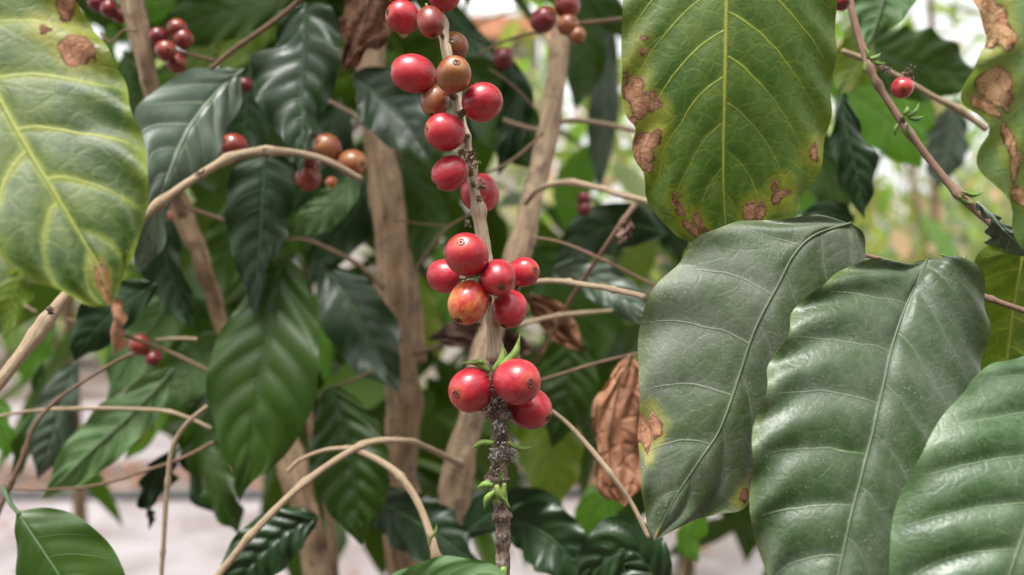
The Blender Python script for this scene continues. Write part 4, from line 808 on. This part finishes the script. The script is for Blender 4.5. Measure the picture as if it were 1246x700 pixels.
leaf('curled grey edge of a small leaf lying on the budding twig at right', [(1188, 246, .322), (1205, 262, .320), (1222, 282, .320), (1250, 302, .322), (1290, 320, .325)], wl=11, wr=13, mat=M_silver, ribmat=M_ribs, quilt=.001, wave=.003, wfreq=6, nt_=40, nu=8, seed=2, cup=.004)
leaf('olive yellow backlit leaf behind the dusty ones at the right edge',
     [(1246, 292, .345), (1242, 320, .345), (1232, 380, .35), (1224, 445, .355), (1212, 540, .36), (1200, 620, .365)],
     left=[(1222, 294), (1200, 298), (1182, 312), (1172, 345), (1165, 420), (1170, 520), (1185, 590)], right=[(1270, 300), (1310, 380), (1300, 480), (1250, 570)],
     mat=M_olive, ribmat=M_riby, dl=.0, dr=.006, N=9, quilt=.0014, under=True, nt_=60, nu=12, seed=4)
leaf('pale green leaf tip poking in at the bottom edge in front of the branch', [(430, 760, .262), (480, 722, .262), (540, 704, .262), (600, 712, .262), (650, 745, .262)], wl=26, wr=26, mat=M_under, ribmat=M_rib, quilt=.0004, wave=.0012, nt_=60, nu=12, seed=6)  # underside green on an upper surface, lightened to look lit from above
leaf('dark green plain leaf with a small red mark, at the lower left corner', [(20, 622, .36), (52, 670, .355), (90, 730, .35), (130, 810, .345)], left=[(20, 650), (22, 700), (40, 770), (80, 810)], right=[(46, 617), (80, 622), (110, 638), (135, 664), (155, 705), (165, 760)],
     mat=M_green, ribmat=M_ribd, dr=.006, nt_=60, nu=12, N=7, quilt=.0006, wave=.001, seed=9, petiole=[(4, 592, .40), (12, 612, .37)])

# ---------------------------------------------------------------- leaves in the middle distance
GL = 'leaves of the coffee bush behind the fruiting branch'
def ml(label, mid, wl, wr, mat, rib=M_ribd, **k):
    k.setdefault('nt_', 54); k.setdefault('nu', 9); k.setdefault('quilt', .0007); k.setdefault('wave', .0024); k.setdefault('wfreq', 2.6 + (abs(mid[0][0]) % 7) * .45); k.setdefault('seed', abs(int(mid[0][0] * 7 + mid[-1][1] * 3)) + 1)
    return leaf(label, mid, wl=wl, wr=wr, mat=mat, ribmat=rib, group=GL, **k)
leaf('silvery green leaf with ribbed sheen between yellowing leaf and curved twig', [(296, 84, .44), (264, 112, .43), (228, 160, .415), (200, 225, .405), (180, 280, .40), (168, 335, .40)],
   left=[(262, 80), (235, 82), (205, 98), (180, 118), (164, 138), (166, 165), (174, 190), (176, 220), (170, 260), (162, 300)], right=[(294, 105), (292, 128), (282, 148), (272, 160), (264, 190), (248, 218), (222, 236), (206, 262), (196, 300)],
   mat=M_silver, ribmat=M_ribs, N=9, quilt=.0014, wave=.0015, dl=-.004, dr=.008, group=GL, nt_=70, nu=12, seed=5)
leaf('dark glossy leaf with a deeply wavy edge hanging left of the brown leaf', [(372, 4, .44), (370, 50, .435), (368, 100, .43), (368, 150, .425), (366, 212, .42)],
   left=[(350, 8), (335, 32), (330, 48), (312, 60), (308, 90), (310, 118), (322, 140), (340, 165), (356, 190)], right=[(395, 4), (410, 20), (414, 50), (416, 80), (400, 108), (395, 125), (385, 140), (388, 155), (378, 165), (374, 190)],
   mat=M_dark, ribmat=M_ribd, N=9, quilt=.0011, wave=.0035, group=GL, nt_=70, nu=12, seed=6)
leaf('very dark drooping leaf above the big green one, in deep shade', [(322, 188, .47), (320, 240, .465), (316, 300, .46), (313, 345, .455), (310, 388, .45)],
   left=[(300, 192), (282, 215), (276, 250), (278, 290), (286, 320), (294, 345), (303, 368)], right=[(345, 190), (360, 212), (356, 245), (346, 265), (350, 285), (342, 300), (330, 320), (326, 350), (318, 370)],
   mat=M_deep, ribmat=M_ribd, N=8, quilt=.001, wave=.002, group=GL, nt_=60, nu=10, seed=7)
leaf('big bright green quilted leaf hanging at centre left with a pointed tip', [(348, 312, .47), (334, 360, .465), (324, 420, .455), (314, 480, .447), (306, 540, .442), (298, 580, .44), (292, 612, .44)],
   left=[(318, 325), (300, 352), (280, 385), (262, 412), (254, 450), (252, 485), (262, 520), (272, 548), (284, 572), (286, 592)], right=[(366, 330), (378, 360), (388, 400), (390, 440), (386, 475), (374, 510), (352, 545), (330, 570), (310, 585), (298, 598)],
   mat=M_green, ribmat=M_ribd, N=8, quilt=.0017, wave=.002, group=GL, nt_=80, nu=14, seed=8)
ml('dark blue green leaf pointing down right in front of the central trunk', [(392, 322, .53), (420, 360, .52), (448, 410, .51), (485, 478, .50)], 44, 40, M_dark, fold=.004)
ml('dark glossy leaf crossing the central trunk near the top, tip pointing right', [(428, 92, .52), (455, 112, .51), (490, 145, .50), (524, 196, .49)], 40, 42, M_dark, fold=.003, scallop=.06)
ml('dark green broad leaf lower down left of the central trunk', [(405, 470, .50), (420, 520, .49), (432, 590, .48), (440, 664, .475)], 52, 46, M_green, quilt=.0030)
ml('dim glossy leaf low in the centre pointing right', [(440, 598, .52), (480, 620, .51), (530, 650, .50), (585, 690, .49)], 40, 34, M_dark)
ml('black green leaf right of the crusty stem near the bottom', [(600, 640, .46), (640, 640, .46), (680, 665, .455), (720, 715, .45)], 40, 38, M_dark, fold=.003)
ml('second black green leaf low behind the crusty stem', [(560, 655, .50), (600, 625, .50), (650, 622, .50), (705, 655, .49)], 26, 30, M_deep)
leaf('dull dark green leaf with a raised midrib at the bottom, right of the stem', [(812, 720, .40), (790, 690, .40), (765, 668, .402), (735, 680, .405), (700, 720, .41)], wl=38, wr=30, mat=M_dark, ribmat=M_ribd, group=GL, nt_=50, nu=9, seed=10, quilt=.002)
ml('wide sheen covered leaf at the bottom left of centre', [(388, 628, .44), (350, 645, .435), (310, 680, .43), (270, 740, .425)], 36, 34, M_dark, quilt=.003)
ml('dark leaf with a twisted tip hanging behind the big green leaf', [(256, 500, .56), (250, 550, .55), (268, 600, .54), (290, 650, .54)], 26, 30, M_green, wave=.005)
ml('narrow dark leaf beside it with a curled point', [(232, 520, .58), (238, 560, .57), (256, 600, .57), (285, 628, .57)], 20, 22, M_deep, wave=.005)
ml('thin dark twisted leaf hanging alone over the pale path', [(218, 545, .50), (198, 570, .50), (180, 605, .50), (182, 645, .50)], 14, 16, M_deep, wave=.006, wfreq=4)
ml('long narrow grey green leaf seen from beneath, slanting down leftward', [(212, 448, .50), (165, 500, .48), (110, 550, .47), (52, 608, .46)], 34, 30, M_under, M_rib, under=True, quilt=.0016)
ml('pale bluish leaf hanging at far left over the path', [(92, 440, .55), (78, 485, .55), (62, 540, .55), (45, 585, .55)], 32, 22, M_silver, M_ribs, quilt=.002)
ml('thin green leaf edge on, left of the pale bluish leaf', [(52, 440, .56), (44, 490, .56), (30, 540, .56), (14, 590, .56)], 12, 12, M_green)
ml('bright green leaf cut by the left edge over the path', [(-30, 480, .6), (-10, 500, .6), (5, 530, .6), (8, 560, .6)], 22, 18, M_light)
ml('yellow green leaf with a brown spot under the large mottled leaf', [(30, 325, .48), (20, 350, .48), (10, 385, .48), (5, 415, .48)], 24, 18, M_yg, M_riby)
ml('dark leaf directly behind the brown tip of the mottled leaf', [(190, 345, .46), (150, 372, .46), (118, 400, .46), (90, 440, .46)], 34, 26, M_deep)
ml('shaded green leaf under the dried leaf curl', [(225, 340, .55), (195, 385, .55), (160, 430, .55), (130, 490, .55)], 28, 34, M_under, M_rib, under=True)
ml('yellow tinged leaf hanging below the low berry pair', [(172, 455, .58), (175, 485, .58), (172, 520, .58), (150, 550, .58)], 18, 16, M_yg, M_riby)
ml('small bright leaf behind the slanting grey green leaf', [(125, 500, .62), (112, 530, .62), (98, 560, .62), (92, 598, .62)], 20, 18, M_light, M_rib)
ml('ribbed dull leaf left of the big green leaf', [(275, 405, .56), (250, 430, .56), (222, 465, .555), (200, 500, .55)], 30, 34, M_under, M_rib)
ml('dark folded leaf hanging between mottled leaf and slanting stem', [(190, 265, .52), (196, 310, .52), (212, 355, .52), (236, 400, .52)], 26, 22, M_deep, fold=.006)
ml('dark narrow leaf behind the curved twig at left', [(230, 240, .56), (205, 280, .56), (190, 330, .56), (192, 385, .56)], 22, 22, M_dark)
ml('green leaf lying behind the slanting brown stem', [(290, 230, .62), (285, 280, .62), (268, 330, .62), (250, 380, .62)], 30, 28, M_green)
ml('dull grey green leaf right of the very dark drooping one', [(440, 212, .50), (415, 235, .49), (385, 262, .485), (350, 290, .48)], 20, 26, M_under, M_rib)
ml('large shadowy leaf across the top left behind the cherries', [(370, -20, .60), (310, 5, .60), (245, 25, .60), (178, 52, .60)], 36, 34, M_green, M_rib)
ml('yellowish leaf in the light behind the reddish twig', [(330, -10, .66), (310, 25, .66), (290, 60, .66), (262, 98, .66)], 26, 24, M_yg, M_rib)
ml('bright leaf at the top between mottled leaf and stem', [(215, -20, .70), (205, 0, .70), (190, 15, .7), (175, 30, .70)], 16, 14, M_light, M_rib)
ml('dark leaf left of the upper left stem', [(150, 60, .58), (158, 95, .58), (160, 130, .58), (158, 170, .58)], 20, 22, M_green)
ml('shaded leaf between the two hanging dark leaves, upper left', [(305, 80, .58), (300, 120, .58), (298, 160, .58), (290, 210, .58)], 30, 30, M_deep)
ml('dim leaf behind the berries at the end of the curved twig', [(415, 120, .56), (400, 170, .56), (380, 215, .56), (350, 260, .56)], 34, 34, M_deep)
ml('dark leaf right of the curved twig berries', [(450, 215, .62), (430, 260, .62), (400, 300, .62), (372, 350, .62)], 30, 30, M_deep)
leaf('dry dark brown leaf hanging at the top left of the fruiting branch', [(460, -40, .45), (448, 0, .44), (438, 40, .435), (420, 84, .43)], left=[(430, -30), (418, 0), (412, 30), (420, 55), (412, 70)], right=[(480, -20), (478, 10), (474, 35), (462, 48), (445, 62), (430, 80)],
   mat=M_dry2, ribmat=M_ribb, group=GL, quilt=0.0, nt_=50, nu=10, crinkle=.0010, wave=.003, seed=3, cup=.004)
ml('dark leaf behind the upper cherries left of the trunk, pointing down', [(560, 70, .56), (590, 105, .56), (625, 160, .56), (668, 210, .56)], 40, 40, M_green, fold=.003)
ml('dark leaf at the top behind the tan cherry', [(545, 10, .58), (575, 60, .58), (585, 110, .57), (560, 190, .57)], 30, 26, M_deep)
ml('green leaf under the deep red cherry left of the stem', [(490, 170, .60), (510, 215, .60), (520, 265, .60), (505, 330, .60)], 28, 28, M_green)
ml('small dark leaf right of the large red cherry', [(610, 60, .55), (628, 110, .55), (622, 160, .55), (606, 215, .55)], 20, 20, M_deep, wave=.005)
ml('long pale ribbed leaf out of focus right of the leaning trunk', [(742, 20, .85), (738, 80, .85), (734, 150, .85), (728, 240, .85)], 20, 18, M_silver, M_ribs)
ml('dark green leaf right of the top of the leaning trunk', [(700, -20, .66), (708, 30, .66), (712, 80, .66), (700, 135, .66)], 30, 26, M_green)
ml('green leaf high behind the leaning trunk berries', [(640, -30, .7), (690, -15, .7), (735, 10, .7), (762, 50, .7)], 26, 26, M_green)
ml('dark leaf below the yellow veined leaf, pointing left', [(812, 285, .56), (770, 275, .56), (720, 285, .56), (672, 330, .56)], 30, 30, M_deep)
ml('dark leaf with a curved edge under the dark one, below the veined leaf', [(800, 230, .60), (812, 265, .6), (822, 290, .6), (828, 322, .6)], 20, 20, M_deep)
ml('smooth grey green leaf slanting behind the pale twigs right of the middle cluster', [(668, 330, .50), (705, 335, .49), (750, 355, .48), (798, 402, .47)], 24, 24, M_silver, M_rib, quilt=.001)
ml('broad green leaf behind the crossing twigs', [(640, 300, .64), (680, 340, .64), (710, 390, .64), (720, 460, .64)], 40, 44, M_green)
ml('dark green leaf with a pale midrib right of the lowest trio', [(690, 395, .56), (694, 440, .555), (690, 490, .55), (672, 545, .55)], 40, 34, M_green, quilt=.003)
ml('yellow green leaf with a ragged lower edge under the lowest trio', [(640, 470, .58), (665, 520, .575), (672, 560, .57), (680, 622, .57)], 42, 40, M_yg, M_rib, wave=.004, scallop=.035)
ml('bright yellow green leaf at the bottom right of the crusty stem', [(775, 595, .62), (748, 602, .62), (722, 622, .62), (706, 668, .62)], 22, 24, M_light, M_rib)
ml('green folded leaf beside it against the pale ground', [(730, 575, .66), (748, 605, .66), (752, 640, .66), (735, 690, .66)], 22, 20, M_green, M_rib)
ml('small yellow green leaf under the dusty leaf tip', [(852, 610, .60), (845, 640, .6), (838, 660, .6), (850, 685, .6)], 18, 16, M_light, M_rib)
leaf('crumpled brown dead leaf hanging beside the dusty grey green leaf', [(768, 430, .41), (752, 475, .41), (742, 530, .408), (752, 590, .405), (760, 615, .405)], left=[(750, 450), (735, 472), (722, 490), (720, 520), (728, 545), (724, 575), (730, 602)], right=[(780, 450), (784, 480), (782, 520), (785, 560), (782, 590)],
   mat=M_dry, ribmat=M_ribb, group=GL, quilt=0.0, nt_=70, nu=16, crinkle=.0008, wave=.002, seed=5, cup=.001)
leaf('dry rust coloured leaf fragment in the shade below the middle cluster', [(640, 360, .52), (668, 385, .52), (690, 410, .52), (712, 430, .52)], wl=16, wr=22, mat=M_dry, ribmat=M_ribb, group=GL, quilt=0.0, nt_=40, nu=8, crinkle=.003, seed=6)
leaf('grey brown shrivelled leaf behind the stem above the lowest trio', [(650, 425, .54), (610, 418, .54), (560, 408, .54), (520, 412, .54)], wl=24, wr=18, mat=M_dry3, ribmat=M_ribb, group=GL, quilt=0.0, nt_=50, nu=10, crinkle=.005, seed=7, wave=.006)
leaf('dangling withered brown bud shaped leaf under the slanting twig', [(766, 262, .42), (764, 275, .42), (758, 288, .42), (752, 300, .42)], wl=9, wr=9, mat=M_dry3, ribmat=None, rib=False, group=GL, quilt=0.0, nt_=24, nu=6, crinkle=.0012, seed=9, cup=.004)
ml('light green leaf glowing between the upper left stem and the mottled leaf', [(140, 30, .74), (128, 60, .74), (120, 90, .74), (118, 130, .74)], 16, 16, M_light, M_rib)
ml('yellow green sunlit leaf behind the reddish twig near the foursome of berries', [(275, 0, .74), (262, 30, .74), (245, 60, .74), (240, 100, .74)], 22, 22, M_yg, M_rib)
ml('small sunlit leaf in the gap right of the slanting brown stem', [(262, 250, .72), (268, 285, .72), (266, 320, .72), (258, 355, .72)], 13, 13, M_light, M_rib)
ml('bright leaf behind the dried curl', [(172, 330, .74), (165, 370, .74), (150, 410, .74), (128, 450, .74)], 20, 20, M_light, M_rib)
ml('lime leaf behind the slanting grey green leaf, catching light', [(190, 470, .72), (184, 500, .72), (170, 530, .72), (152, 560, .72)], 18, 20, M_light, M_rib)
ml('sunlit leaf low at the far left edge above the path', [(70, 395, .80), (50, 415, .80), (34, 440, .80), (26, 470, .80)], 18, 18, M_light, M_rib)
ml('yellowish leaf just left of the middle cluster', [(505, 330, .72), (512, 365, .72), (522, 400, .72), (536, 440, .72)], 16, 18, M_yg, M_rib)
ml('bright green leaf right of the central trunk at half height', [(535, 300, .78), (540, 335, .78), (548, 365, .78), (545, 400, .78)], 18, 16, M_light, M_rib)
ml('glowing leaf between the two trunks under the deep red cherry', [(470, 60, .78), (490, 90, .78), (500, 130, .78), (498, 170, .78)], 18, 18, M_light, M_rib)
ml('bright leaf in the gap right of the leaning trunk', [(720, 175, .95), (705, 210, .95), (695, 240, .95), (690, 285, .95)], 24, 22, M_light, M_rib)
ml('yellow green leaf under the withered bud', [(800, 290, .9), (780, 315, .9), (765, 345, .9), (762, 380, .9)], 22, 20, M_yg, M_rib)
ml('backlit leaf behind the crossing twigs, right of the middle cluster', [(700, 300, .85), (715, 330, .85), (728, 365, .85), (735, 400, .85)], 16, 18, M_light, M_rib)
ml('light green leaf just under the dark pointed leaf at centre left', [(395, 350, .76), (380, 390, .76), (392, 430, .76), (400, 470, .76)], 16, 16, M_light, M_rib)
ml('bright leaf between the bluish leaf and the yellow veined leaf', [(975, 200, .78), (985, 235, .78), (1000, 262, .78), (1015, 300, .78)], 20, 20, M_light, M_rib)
# right side
leaf('pale leaf hanging from the top edge right of the yellow veined leaf', [(1085, -50, .40), (1078, -10, .40), (1068, 25, .40), (1056, 60, .40)], left=[(1055, -40), (1040, -10), (1040, 20), (1048, 45)], right=[(1125, -30), (1112, 0), (1095, 25), (1076, 42)], mat=M_under, ribmat=M_rib, group=GL, nt_=50, nu=9, seed=4, under=True, quilt=.001)
ml('olive leaf just behind the yellow veined leaf and berry twig', [(1050, 20, .48), (1045, 55, .48), (1036, 85, .48), (1018, 118, .48)], 26, 26, M_yg, M_rib)
ml('wide dark green leaf spread behind the single red berry', [(1040, 40, .56), (1085, 70, .56), (1140, 85, .56), (1200, 92, .56)], 42, 44, M_green, M_rib, quilt=.0012, scallop=.05)
ml('bright lime leaf behind the berry twig', [(1010, 92, .66), (1050, 120, .66), (1085, 150, .66), (1122, 205, .66)], 44, 40, M_light, M_rib, quilt=.0015)
ml('dark bluish leaf hanging down beside the yellow veined leaf', [(1024, 112, .44), (1030, 160, .44), (1042, 210, .44), (1052, 268, .44)], 22, 24, M_dark, scallop=.05, quilt=.001)
ml('green leaf behind the dark bluish one', [(990, 150, .60), (1000, 190, .60), (1012, 230, .60), (1030, 280, .60)], 28, 22, M_green)
ml('faint ribbed blue green leaf out of focus below the pale blunt twig', [(1160, 120, .80), (1158, 155, .80), (1150, 190, .80), (1138, 232, .80)], 26, 24, M_silver, M_ribs)
ml('lime leaf just left of the blotched leaf', [(1130, 110, .85), (1120, 140, .85), (1110, 170, .85), (1090, 190, .85)], 20, 20, M_light, M_rib)
ml('shadowed leaf between the bud tuft and the veined leaf', [(1040, 270, .52), (1010, 262, .52), (990, 275, .52), (960, 300, .52)], 20, 20, M_deep)
tuft = thing('shoot_tip', P(1018, 285, .335), 'tuft of tiny yellow green leaf buds on top of the dusty leaf', 'buds')
for a in ((1018, 288, .325, -14, -14, 6), (1018, 288, .325, -3, -22, 6), (1018, 288, .325, 12, -14, 6), (1018, 288, .325, 16, -4, 5), (1018, 288, .325, -18, -4, 5), (1016, 286, .322, 5, -17, 6)): bud(tuft, *a, M_bud)
tuft2 = thing('shoot_tip', P(1160, 318, .322), 'tuft of small dull green buds above the second dusty leaf', 'buds')
for a in ((1156, 318, .32, -16, -8, 5), (1160, 318, .32, 2, -14, 6), (1164, 318, .32, 14, -9, 6), (1170, 320, .32, 16, -2, 5), (1150, 320, .32, -4, -10, 5)): bud(tuft2, *a, M_budd)
